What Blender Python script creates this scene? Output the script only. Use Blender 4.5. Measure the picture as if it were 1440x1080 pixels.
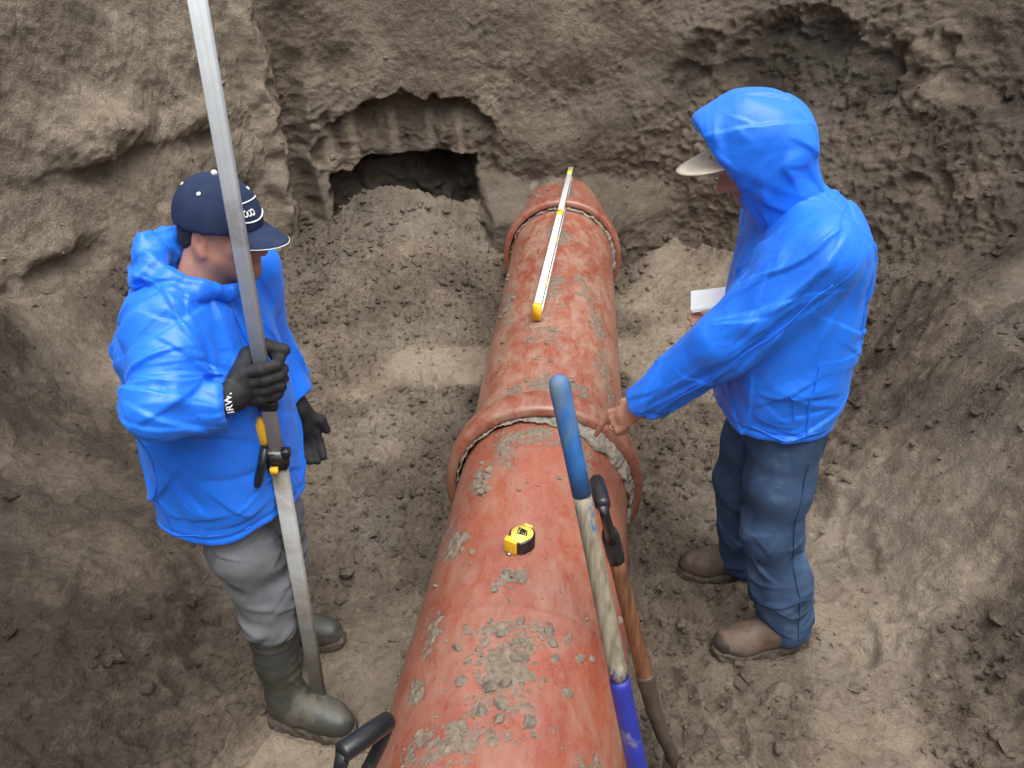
import bpy, bmesh, math, random
import numpy as np
from mathutils import Vector, Matrix
random.seed(4)
rng = np.random.default_rng(11)
for o in list(bpy.data.objects):
    bpy.data.objects.remove(o)
scene = bpy.context.scene
COL = scene.collection
PI = math.pi

# ------------------------------------------------------------------ camera, sky, sun, exposure
cam_d = bpy.data.cameras.new('camera')
cam_d.sensor_width = 36.0
cam_d.lens = 27.5
cam_d.clip_start = 0.05
cam_d.clip_end = 500
cam = bpy.data.objects.new('camera', cam_d)
COL.objects.link(cam)
cam.location = (0, 0, 2.1)
cam.rotation_euler = (math.radians(90 - 31), 0, 0)
scene.camera = cam
scene.render.resolution_x = 1024
scene.render.resolution_y = 768

SUN_EL, SUN_AZ = 72.0, 155.0           # azimuth clockwise from +Y
world = bpy.data.worlds.new('World')
scene.world = world
world.use_nodes = True
wn = world.node_tree.nodes
wl = world.node_tree.links
bg = wn['Background']
sky = wn.new('ShaderNodeTexSky')
sky.sky_type = 'NISHITA'
sky.sun_disc = False
sky.sun_elevation = math.radians(SUN_EL)
sky.sun_rotation = math.radians(SUN_AZ)
sky.dust_density = 6.0
sky.air_density = 1.0
hsv = wn.new('ShaderNodeHueSaturation')
hsv.inputs['Saturation'].default_value = 0.30      # an overcast, nearly white sky
wl.new(sky.outputs[0], hsv.inputs['Color'])
wl.new(hsv.outputs[0], bg.inputs['Color'])
bg.inputs['Strength'].default_value = 0.13
sun_d = bpy.data.lights.new('sun', 'SUN')
sun_d.energy = 0.95
sun_d.angle = math.radians(60)
sun_d.color = (1.0, 0.97, 0.93)
sun = bpy.data.objects.new('sun', sun_d)
COL.objects.link(sun)
az, el = math.radians(SUN_AZ), math.radians(SUN_EL)
sdir = Vector((math.sin(az) * math.cos(el), math.cos(az) * math.cos(el), math.sin(el)))
sun.rotation_euler = sdir.to_track_quat('Z', 'Y').to_euler()
scene.view_settings.view_transform = 'Standard'
scene.view_settings.look = 'None'
scene.view_settings.gamma = 1
scene.view_settings.exposure = 1.0
scene.view_settings.use_curve_mapping = False

# ------------------------------------------------------------------ numpy noise
_perm = np.random.default_rng(7).permutation(256).astype(np.int32)
_perm = np.concatenate([_perm, _perm, _perm])
_g = np.random.default_rng(3).normal(size=(256, 3))
_g = (_g / np.linalg.norm(_g, axis=1)[:, None]).astype(np.float32)

def perlin(P, seed=0):
    P = np.asarray(P, np.float32) + np.float32(seed * 17.31 + 100)
    I = np.floor(P).astype(np.int32)
    F = P - I
    I &= 255
    U = F * F * F * (F * (F * 6 - 15) + 10)
    out = None
    for dx in (0, 1):
        wx = U[:, 0] if dx else 1 - U[:, 0]
        px = _perm[I[:, 0] + dx]
        for dy in (0, 1):
            wy = U[:, 1] if dy else 1 - U[:, 1]
            pxy = _perm[px + I[:, 1] + dy]
            for dz in (0, 1):
                wz = U[:, 2] if dz else 1 - U[:, 2]
                g = _g[_perm[pxy + I[:, 2] + dz] & 255]
                v = (g[:, 0] * (F[:, 0] - dx) + g[:, 1] * (F[:, 1] - dy) + g[:, 2] * (F[:, 2] - dz)) * wx * wy * wz
                out = v if out is None else out + v
    return out * 1.5

def fbm(P, f, octv=4, gain=0.5, seed=0, lac=2.03):
    s, a = 0, 1.0
    for o in range(octv):
        s = s + a * perlin(P * f, seed + o * 3)
        a *= gain
        f *= lac
    return s

def billow(P, f, octv=3, gain=0.55, seed=0):
    s, a = 0, 1.0
    for o in range(octv):
        s = s + a * (np.abs(perlin(P * f, seed + o * 5)) * 2 - 0.55)
        a *= gain
        f *= 2.1
    return s

def sst(a, b, x):
    t = np.clip((x - a) / (b - a), 0, 1)
    return t * t * (3 - 2 * t)

# ------------------------------------------------------------------ object helpers
def mesh_np(name, verts, quads, smooth=True):
    me = bpy.data.meshes.new(name)
    verts = np.ascontiguousarray(verts, np.float32)
    quads = np.ascontiguousarray(quads, np.int32)
    n, k = quads.shape
    me.vertices.add(len(verts))
    me.vertices.foreach_set('co', verts.ravel())
    me.loops.add(n * k)
    me.loops.foreach_set('vertex_index', quads.ravel())
    me.polygons.add(n)
    me.polygons.foreach_set('loop_start', np.arange(0, n * k, k, dtype=np.int32))
    me.polygons.foreach_set('use_smooth', np.full(n, smooth))
    me.update(calc_edges=True)
    return me

def attr(me, name, vals):
    a = me.attributes.new(name, 'FLOAT', 'POINT')
    a.data.foreach_set('value', np.ascontiguousarray(vals, np.float32))

def add(name, me, mat=None, parent=None):
    o = bpy.data.objects.new(name, me)
    COL.objects.link(o)
    if mat is not None and me is not None:
        me.materials.append(mat)
    if parent is not None:
        o.parent = parent
        o.matrix_parent_inverse = Matrix.Translation(-Vector(parent.location))   # roots are only moved, never turned
    return o

def root(name, loc, label, cat, group=None):
    o = add(name, None)
    o.location = loc
    tag(o, label, cat, group)
    return o

def tag(o, label=None, cat=None, group=None, kind=None):
    if label: o['label'] = label
    if cat: o['category'] = cat
    if group: o['group'] = group
    if kind: o['kind'] = kind
    return o

def bm_obj(name, bm, mat, parent=None, smooth=True, bevel=0.0):
    if bevel:
        bmesh.ops.bevel(bm, geom=list(bm.edges), offset=bevel, segments=2, affect='EDGES', profile=0.6)
    bmesh.ops.recalc_face_normals(bm, faces=bm.faces)
    me = bpy.data.meshes.new(name)
    bm.to_mesh(me)
    bm.free()
    me.polygons.foreach_set('use_smooth', np.full(len(me.polygons), smooth))
    return add(name, me, mat, parent)

def frame_from(d, up=(0, 0, 1)):
    d = Vector(d).normalized()
    u = Vector(up)
    s = d.cross(u)
    if s.length < 1e-4:
        s = d.cross(Vector((0, 1, 0)))
    s.normalize()
    return s, s.cross(d).normalized(), d       # side, up, dir

def sweep(bm, pts, radii, n=16, flat=1.0, cap=True, up=(0, 0, 1), square=None):
    """tube through pts; square = (half_w, half_h, round) gives a rounded box section"""
    rings = []
    N = len(pts)
    for i, p in enumerate(pts):
        a = Vector(pts[max(i - 1, 0)]); b = Vector(pts[min(i + 1, N - 1)])
        s, u, d = frame_from(b - a, up)
        ring = []
        for k in range(n):
            t = 2 * PI * k / n
            c, sn = math.cos(t), math.sin(t)
            r = radii[i]
            ring.append(bm.verts.new(Vector(p) + s * (r * c) + u * (r * flat * sn)))
        rings.append(ring)
    for i in range(N - 1):
        for k in range(n):
            bm.faces.new((rings[i][k], rings[i][(k + 1) % n], rings[i + 1][(k + 1) % n], rings[i + 1][k]))
    if cap:
        bm.faces.new(rings[0][::-1])
        bm.faces.new(rings[-1])
    return bm

def prism(bm, p0, p1, section, up=(0, 0, 1)):
    s, u, d = frame_from(Vector(p1) - Vector(p0), up)
    A = [bm.verts.new(Vector(p0) + s * x + u * y) for x, y in section]
    B = [bm.verts.new(Vector(p1) + s * x + u * y) for x, y in section]
    n = len(A)
    for k in range(n):
        bm.faces.new((A[k], A[(k + 1) % n], B[(k + 1) % n], B[k]))
    bm.faces.new(A[::-1])
    bm.faces.new(B)

def rrect(w, h, r, seg=3):
    pts = []
    for cx, cy, a0 in ((w - r, h - r, 0), (-w + r, h - r, 90), (-w + r, -h + r, 180), (w - r, -h + r, 270)):
        for i in range(seg + 1):
            t = math.radians(a0 + 90 * i / seg)
            pts.append((cx + r * math.cos(t), cy + r * math.sin(t)))
    return pts

# ------------------------------------------------------------------ materials
def new_mat(name):
    m = bpy.data.materials.new(name)
    m.use_nodes = True
    nt = m.node_tree
    return m, nt, nt.nodes['Principled BSDF']

def nd(nt, t, **kw):
    n = nt.nodes.new(t)
    for k, v in kw.items():
        setattr(n, k, v)
    return n

def noise_n(nt, scale, detail=6, rough=0.6, vec=None, dist=0.0):
    n = nd(nt, 'ShaderNodeTexNoise')
    n.inputs['Scale'].default_value = scale
    n.inputs['Detail'].default_value = detail
    n.inputs['Roughness'].default_value = rough
    n.inputs['Distortion'].default_value = dist
    if vec is not None:
        nt.links.new(vec, n.inputs['Vector'])
    return n

def ramp_n(nt, src, stops):
    r = nd(nt, 'ShaderNodeValToRGB')
    e = r.color_ramp.elements
    while len(e) < len(stops):
        e.new(0.5)
    for i, (p, c) in enumerate(stops):
        e[i].position = p
        e[i].color = tuple(c) + (1,) if len(c) == 3 else c
    nt.links.new(src, r.inputs[0])
    return r

def mix_n(nt, fac, a, b, blend='MIX'):
    m = nd(nt, 'ShaderNodeMix', data_type='RGBA', blend_type=blend)
    for sock, v in ((m.inputs[0], fac), (m.inputs[6], a), (m.inputs[7], b)):
        if isinstance(v, (int, float)):
            sock.default_value = v
        elif isinstance(v, tuple):
            sock.default_value = v + (1,) if len(v) == 3 else v
        else:
            nt.links.new(v, sock)
    return m.outputs[2]

def math_n(nt, op, a, b=0.0, clamp=False):
    m = nd(nt, 'ShaderNodeMath', operation=op, use_clamp=clamp)
    for i, v in enumerate((a, b)):
        if isinstance(v, (int, float)):
            m.inputs[i].default_value = v
        else:
            nt.links.new(v, m.inputs[i])
    return m.outputs[0]

def bump_n(nt, bs, h, strength, dist):
    b = nd(nt, 'ShaderNodeBump')
    b.inputs['Strength'].default_value = strength
    b.inputs['Distance'].default_value = dist
    nt.links.new(h, b.inputs['Height'])
    nt.links.new(b.outputs[0], bs.inputs['Normal'])
    return b

def pos_n(nt):
    return nd(nt, 'ShaderNodeNewGeometry').outputs['Position']

def soil_mat(name, dark, mid, light, use_tone=True):
    m, nt, bs = new_mat(name)
    pos = pos_n(nt)
    n1 = noise_n(nt, 2.6, 7, 0.62, pos, 0.4)
    n2 = noise_n(nt, 17, 6, 0.7, pos, 0.6)
    n3 = noise_n(nt, 95, 4, 0.7, pos)
    n6 = noise_n(nt, 42, 5, 0.75, pos, 0.5)
    a = math_n(nt, 'MULTIPLY', n1.outputs[0], 0.50)
    b = math_n(nt, 'MULTIPLY', n2.outputs[0], 0.38)
    c = math_n(nt, 'MULTIPLY', n3.outputs[0], 0.24)
    t = math_n(nt, 'ADD', math_n(nt, 'ADD', a, b), c)
    if use_tone:
        at = nd(nt, 'ShaderNodeAttribute', attribute_name='tone')
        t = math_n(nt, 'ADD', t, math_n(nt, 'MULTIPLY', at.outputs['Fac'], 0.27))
    r = ramp_n(nt, t, [(0.36, dark), (0.56, mid), (0.76, light)])
    # greyish wet clay patches
    n4 = noise_n(nt, 1.3, 4, 0.6, pos, 0.8)
    g = ramp_n(nt, n4.outputs[0], [(0.50, (0, 0, 0)), (0.68, (1, 1, 1))])
    col = mix_n(nt, math_n(nt, 'MULTIPLY', g.outputs[0], 0.42), r.outputs[0], (0.172, 0.152, 0.126))
    # dark peaty blotches
    n7 = noise_n(nt, 5.5, 6, 0.7, pos, 1.0)
    dk = ramp_n(nt, n7.outputs[0], [(0.60, (0, 0, 0)), (0.74, (1, 1, 1))])
    col = mix_n(nt, math_n(nt, 'MULTIPLY', dk.outputs[0], 0.55), col, (0.062, 0.052, 0.044))
    nt.links.new(col, bs.inputs['Base Color'])
    rr = ramp_n(nt, n1.outputs[0], [(0.3, (0.50,) * 3), (0.7, (0.85,) * 3)])
    nt.links.new(rr.outputs[0], bs.inputs['Roughness'])
    bs.inputs['Specular IOR Level'].default_value = 0.3
    h = math_n(nt, 'ADD', math_n(nt, 'MULTIPLY', n2.outputs[0], 0.6), math_n(nt, 'ADD', math_n(nt, 'MULTIPLY', n6.outputs[0], 0.7), math_n(nt, 'MULTIPLY', n3.outputs[0], 0.45)))
    bump_n(nt, bs, h, 0.9, 0.024)
    return m

M = {}
M['soil'] = soil_mat('damp_soil', (0.042, 0.032, 0.024), (0.146, 0.115, 0.085), (0.290, 0.238, 0.178))
M['clod'] = soil_mat('crumbled_soil', (0.056, 0.043, 0.031), (0.165, 0.129, 0.094), (0.28, 0.225, 0.165), False)

def plain(name, col, rough=0.5, metal=0.0, var=0.15, scale=40, bump=0.0, spec=0.5, dirt=None, dirt_amt=0.0, coat=0.0):
    m, nt, bs = new_mat(name)
    pos = pos_n(nt)
    n = noise_n(nt, scale, 5, 0.65, pos)
    lo = tuple(c * (1 - var) for c in col)
    hi = tuple(min(1, c * (1 + var)) for c in col)
    r = ramp_n(nt, n.outputs[0], [(0.3, lo), (0.7, hi)])
    out = r.outputs[0]
    rough_out = None
    if dirt:
        n2 = noise_n(nt, scale * 0.35, 7, 0.7, pos, 0.5)
        f = ramp_n(nt, n2.outputs[0], [(0.62 - dirt_amt * 0.35, (0, 0, 0)), (0.72 - dirt_amt * 0.2, (1, 1, 1))])
        out = mix_n(nt, f.outputs[0], out, dirt)
        rr = nd(nt, 'ShaderNodeMapRange')
        nt.links.new(f.outputs[0], rr.inputs[0])
        rr.inputs[3].default_value = rough
        rr.inputs[4].default_value = 0.9
        nt.links.new(rr.outputs[0], bs.inputs['Roughness'])
    else:
        bs.inputs['Roughness'].default_value = rough
    nt.links.new(out, bs.inputs['Base Color'])
    bs.inputs['Metallic'].default_value = metal
    bs.inputs['Specular IOR Level'].default_value = spec
    bs.inputs['Coat Weight'].default_value = coat
    if bump:
        bump_n(nt, bs, n.outputs[0], 0.6, bump)
    return m

MUD = (0.20, 0.165, 0.120)

def pipe_mat():
    m, nt, bs = new_mat('glazed_clay')
    tc = nd(nt, 'ShaderNodeTexCoord').outputs['Object']
    mp = nd(nt, 'ShaderNodeMapping')
    mp.inputs['Scale'].default_value = (1.0, 0.45, 1.0)
    nt.links.new(tc, mp.inputs[0])
    v = mp.outputs[0]
    n1 = noise_n(nt, 5.5, 5, 0.6, v, 0.5)
    base = ramp_n(nt, n1.outputs[0], [(0.30, (0.225, 0.056, 0.032)), (0.55, (0.285, 0.077, 0.043)), (0.75, (0.325, 0.098, 0.056))])
    # thin dusty film, smeared along the pipe
    n2 = noise_n(nt, 13, 8, 0.78, v, 0.3)
    film = ramp_n(nt, n2.outputs[0], [(0.42, (0, 0, 0)), (0.66, (1, 1, 1))])
    fa = nd(nt, 'ShaderNodeAttribute', attribute_name='film')
    ff = math_n(nt, 'MULTIPLY', film.outputs[0], fa.outputs['Fac'], True)
    c1 = mix_n(nt, math_n(nt, 'MULTIPLY', ff, 0.60), base.outputs[0], (0.32, 0.240, 0.182))
    at = nd(nt, 'ShaderNodeAttribute', attribute_name='mud')
    n3 = noise_n(nt, 60, 5, 0.7, tc)
    k = math_n(nt, 'ADD', at.outputs['Fac'], math_n(nt, 'MULTIPLY', math_n(nt, 'SUBTRACT', n3.outputs[0], 0.5), 0.9))
    mk = ramp_n(nt, k, [(0.34, (0, 0, 0)), (0.66, (1, 1, 1))])
    mudc = ramp_n(nt, n3.outputs[0], [(0.3, (0.095, 0.072, 0.051)), (0.7, (0.25, 0.195, 0.142))])
    col = mix_n(nt, mk.outputs[0], c1, mudc.outputs[0])
    # small dark specks
    n5 = noise_n(nt, 75, 2, 0.5, tc)
    sp = ramp_n(nt, n5.outputs[0], [(0.70, (0, 0, 0)), (0.735, (1, 1, 1))])
    col = mix_n(nt, math_n(nt, 'MULTIPLY', sp.outputs[0], 0.75), col, (0.07, 0.052, 0.04))
    nt.links.new(col, bs.inputs['Base Color'])
    dull = math_n(nt, 'MAXIMUM', mk.outputs[0], math_n(nt, 'MULTIPLY', ff, 0.7))
    rr = nd(nt, 'ShaderNodeMapRange')
    nt.links.new(dull, rr.inputs[0])
    rr.inputs[3].default_value = 0.25
    rr.inputs[4].default_value = 0.85
    nt.links.new(rr.outputs[0], bs.inputs['Roughness'])
    bs.inputs['Coat Weight'].default_value = 0.35
    bs.inputs['Coat Roughness'].default_value = 0.30
    h = math_n(nt, 'ADD', math_n(nt, 'MULTIPLY', mk.outputs[0], n3.outputs[0]), math_n(nt, 'MULTIPLY', n2.outputs[0], 0.12))
    bump_n(nt, bs, h, 0.7, 0.006)
    return m
M['pipe'] = pipe_mat()
M['mortar'] = plain('sandy_mortar', (0.235, 0.205, 0.160), 0.95, var=0.45, scale=55, bump=0.012)
M['mudclump'] = plain('mud_clump', (0.155, 0.128, 0.095), 0.9, var=0.45, scale=70, bump=0.006)

def nylon_mat():
    m, nt, bs = new_mat('blue_nylon')
    pos = pos_n(nt)
    n = noise_n(nt, 6, 4, 0.6, pos)
    r = ramp_n(nt, n.outputs[0], [(0.3, (0.008, 0.150, 0.78)), (0.7, (0.012, 0.185, 0.88))])
    nt.links.new(r.outputs[0], bs.inputs['Base Color'])
    bs.inputs['Roughness'].default_value = 0.46
    bs.inputs['Specular IOR Level'].default_value = 0.5
    bs.inputs['Sheen Weight'].default_value = 0.15
    bs.inputs['Sheen Tint'].default_value = (0.4, 0.7, 1, 1)
    n2 = noise_n(nt, 17, 4, 0.5, pos, 0.6)
    n2a = nd(nt, 'ShaderNodeMath', operation='ABSOLUTE')
    nt.links.new(math_n(nt, 'SUBTRACT', n2.outputs[0], 0.5), n2a.inputs[0])
    bump_n(nt, bs, n2a.outputs[0], 0.22, 0.010)
    return m
M['nylon'] = nylon_mat()

def denim_mat(name, c0, c1, worn, dirt_amt=0.25):
    m, nt, bs = new_mat(name)
    pos = pos_n(nt)
    n = noise_n(nt, 9, 6, 0.6, pos, 0.3)
    r = ramp_n(nt, n.outputs[0], [(0.32, c0), (0.58, c1), (0.78, worn)])
    n2 = noise_n(nt, 5, 7, 0.7, pos, 0.4)
    f = ramp_n(nt, n2.outputs[0], [(0.58, (0, 0, 0)), (0.80, (1, 1, 1))])
    c = mix_n(nt, math_n(nt, 'MULTIPLY', f.outputs[0], dirt_amt), r.outputs[0], MUD)
    nt.links.new(c, bs.inputs['Base Color'])
    bs.inputs['Roughness'].default_value = 0.9
    bs.inputs['Specular IOR Level'].default_value = 0.2
    n3 = noise_n(nt, 420, 2, 0.5, pos)
    bump_n(nt, bs, n3.outputs[0], 0.4, 0.002)
    return m
M['jeans'] = denim_mat('blue_denim', (0.030, 0.056, 0.112), (0.052, 0.095, 0.180), (0.13, 0.21, 0.33))
M['greyjeans'] = denim_mat('grey_denim', (0.120, 0.128, 0.140), (0.165, 0.175, 0.188), (0.23, 0.24, 0.25), 0.4)

def skin_mat(name, col, stub):
    m, nt, bs = new_mat(name)
    pos = pos_n(nt)
    n = noise_n(nt, 30, 5, 0.6, pos)
    r = ramp_n(nt, n.outputs[0], [(0.3, tuple(c * 0.84 for c in col)), (0.7, tuple(min(1, c * 1.12) for c in col))])
    at = nd(nt, 'ShaderNodeAttribute', attribute_name='stubble')
    ar = nd(nt, 'ShaderNodeAttribute', attribute_name='flush')
    c = mix_n(nt, math_n(nt, 'MULTIPLY', ar.outputs['Fac'], 0.5), r.outputs[0], (0.50, 0.16, 0.12))
    c = mix_n(nt, math_n(nt, 'MULTIPLY', at.outputs['Fac'], 0.5), c, stub)
    nt.links.new(c, bs.inputs['Base Color'])
    bs.inputs['Roughness'].default_value = 0.48
    bs.inputs['Subsurface Weight'].default_value = 0.15
    bs.inputs['Subsurface Radius'].default_value = (0.012, 0.004, 0.002)
    n3 = noise_n(nt, 260, 3, 0.6, pos)
    bump_n(nt, bs, n3.outputs[0], 0.25, 0.002)
    return m
M['skin'] = skin_mat('skin', (0.44, 0.225, 0.155), (0.10, 0.075, 0.065))
M['hair'] = plain('dark_hair', (0.022, 0.016, 0.013), 0.75, var=0.4, scale=220, bump=0.003)
M['navy'] = plain('navy_cotton', (0.020, 0.032, 0.075), 0.85, var=0.2, scale=30, bump=0.001, spec=0.25)
M['white'] = plain('white_thread', (0.80, 0.80, 0.80), 0.7, var=0.06)
M['beige'] = plain('beige_canvas', (0.46, 0.40, 0.31), 0.9, var=0.2, scale=30, spec=0.2)
M['glove'] = plain('black_knit', (0.012, 0.012, 0.014), 0.75, var=0.4, scale=60, bump=0.003, dirt=(0.06, 0.052, 0.042), dirt_amt=0.12)
M['rubber'] = plain('dark_green_rubber', (0.045, 0.047, 0.040), 0.45, var=0.25, scale=18, dirt=(0.115, 0.098, 0.075), dirt_amt=0.32)
M['muddysole'] = plain('muddy_sole', (0.075, 0.060, 0.044), 0.7, var=0.4, scale=50, bump=0.008)
M['leather'] = plain('brown_leather', (0.095, 0.062, 0.042), 0.6, var=0.4, scale=26, bump=0.004, dirt=(0.135, 0.105, 0.077), dirt_amt=0.45)
M['leathertoe'] = plain('dark_toe_leather', (0.055, 0.044, 0.036), 0.5, var=0.3, scale=22, dirt=(0.15, 0.12, 0.09), dirt_amt=0.25)
M['alu'] = plain('dull_aluminium', (0.58, 0.62, 0.63), 0.5, metal=0.0, var=0.10, scale=14, dirt=(0.34, 0.33, 0.29), dirt_amt=0.10)
M['alu2'] = plain('muddied_aluminium', (0.33, 0.34, 0.33), 0.55, metal=0.0, var=0.15, scale=14, dirt=(0.24, 0.215, 0.175), dirt_amt=0.35)
M['blackplastic'] = plain('black_plastic', (0.014, 0.015, 0.017), 0.32, var=0.3, scale=30, dirt=(0.10, 0.09, 0.075), dirt_amt=0.05)
M['yellow'] = plain('yellow_plastic', (0.80, 0.46, 0.02), 0.4, var=0.08)
M['lemon'] = plain('pale_yellow_plastic', (0.80, 0.62, 0.12), 0.3, var=0.06)
M['silver'] = plain('white_aluminium', (0.80, 0.81, 0.84), 0.35, metal=0.15, var=0.05)
M['levelweb'] = plain('blue_grey_web', (0.16, 0.17, 0.34), 0.5, var=0.12)
M['vial'] = plain('yellow_vial', (0.85, 0.62, 0.06), 0.25, var=0.08)
M['bluepaint'] = plain('worn_blue_paint', (0.025, 0.125, 0.36), 0.5, var=0.35, scale=16, dirt=(0.13, 0.185, 0.20), dirt_amt=0.42)
M['royalpaint'] = plain('royal_blue_paint', (0.020, 0.030, 0.26), 0.5, var=0.2, scale=20, dirt=(0.22, 0.20, 0.22), dirt_amt=0.16)
M['steel'] = plain('rusty_steel', (0.085, 0.068, 0.052), 0.6, metal=0.4, var=0.35, scale=25, bump=0.001)
M['shinysteel'] = plain('worn_bright_steel', (0.45, 0.43, 0.40), 0.35, metal=0.8, var=0.15, scale=25)
M['paper'] = plain('white_paper', (0.82, 0.82, 0.80), 0.8, var=0.03)
M['straw'] = plain('dry_straw', (0.50, 0.42, 0.24), 0.8, var=0.2)
M['gold'] = plain('gold_ring', (0.75, 0.55, 0.25), 0.25, metal=1.0, var=0.05)

def wood_mat(name, lo, mid, hi, axis_scale, paint=()):
    m, nt, bs = new_mat(name)
    tc = nd(nt, 'ShaderNodeTexCoord').outputs['Object']
    mp = nd(nt, 'ShaderNodeMapping')
    mp.inputs['Scale'].default_value = axis_scale
    nt.links.new(tc, mp.inputs[0])
    n = noise_n(nt, 95, 6, 0.65, mp.outputs[0], 0.3)
    r = ramp_n(nt, n.outputs[0], [(0.3, lo), (0.52, mid), (0.75, hi)])
    out = r.outputs[0]
    if paint:           # remains of paint flaking off towards the bare wood
        zz = nd(nt, 'ShaderNodeSeparateXYZ')
        nt.links.new(pos_n(nt), zz.inputs[0])
        nz = noise_n(nt, 55, 5, 0.7, mp.outputs[0])
        nb = noise_n(nt, 28, 5, 0.75, tc)
        nn_ = math_n(nt, 'MULTIPLY', math_n(nt, 'SUBTRACT', math_n(nt, 'ADD', nz.outputs[0], nb.outputs[0]), 1.0), 0.22)
        for z0, sgn, colr in paint:
            f = math_n(nt, 'MULTIPLY', math_n(nt, 'ADD', math_n(nt, 'SUBTRACT', zz.outputs[2], z0), nn_), sgn * 60.0, True)
            out = mix_n(nt, f, out, colr)
    nt.links.new(out, bs.inputs['Base Color'])
    bs.inputs['Roughness'].default_value = 0.7
    bump_n(nt, bs, n.outputs[0], 0.5, 0.003)
    return m
M['greywood'] = wood_mat('weathered_wood', (0.13, 0.105, 0.072), (0.26, 0.225, 0.160), (0.38, 0.34, 0.26), (1, 0.7, 0.07), ((1.240, 1, (0.035, 0.13, 0.33)), (0.925, -1, (0.022, 0.032, 0.26))))
M['redwood'] = wood_mat('varnished_wood', (0.060, 0.024, 0.011), (0.150, 0.060, 0.025), (0.26, 0.12, 0.055), (1, 0.4, 0.12))

# ------------------------------------------------------------------ the excavation
PERIM = np.array([(-2.85, 0.1), (-2.50, 1.5), (-2.17, 2.6), (-1.76, 3.8), (-1.37, 4.98), (-0.9, 5.12), (0.0, 5.20),
                  (0.75, 5.16), (1.22, 4.80), (1.64, 4.05), (1.93, 3.2), (1.88, 2.4), (1.84, 1.6), (1.95, 0.8), (2.05, 0.1)])
RIM = 2.6
def resample(poly, step):
    seg = np.linalg.norm(np.diff(poly, axis=0), axis=1)
    cum = np.concatenate([[0], np.cumsum(seg)])
    n = int(cum[-1] / step)
    s = np.linspace(0, cum[-1], n)
    return s, np.stack([np.interp(s, cum, poly[:, 0]), np.interp(s, cum, poly[:, 1])], 1), cum
S_, PL, CUM = resample(PERIM, 0.0085)
def smooth1(a, w):
    k = np.hanning(w * 2 + 1); k /= k.sum()
    p = np.concatenate([np.repeat(a[:1], w, 0), a, np.repeat(a[-1:], w, 0)])
    return np.stack([np.convolve(p[:, i], k, 'valid') for i in range(a.shape[1])], 1)
PLs = smooth1(PL, 14)
TAN = np.gradient(smooth1(PL, 40), axis=0)
TAN /= np.linalg.norm(TAN, axis=1)[:, None]
NOUT = np.stack([-TAN[:, 1], TAN[:, 0]], 1)          # left-hand side of travel = away from the pit
HS = np.concatenate([np.arange(-0.25, 1.95, 0.0085), np.arange(1.97, RIM + 0.001, 0.03)])

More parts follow.
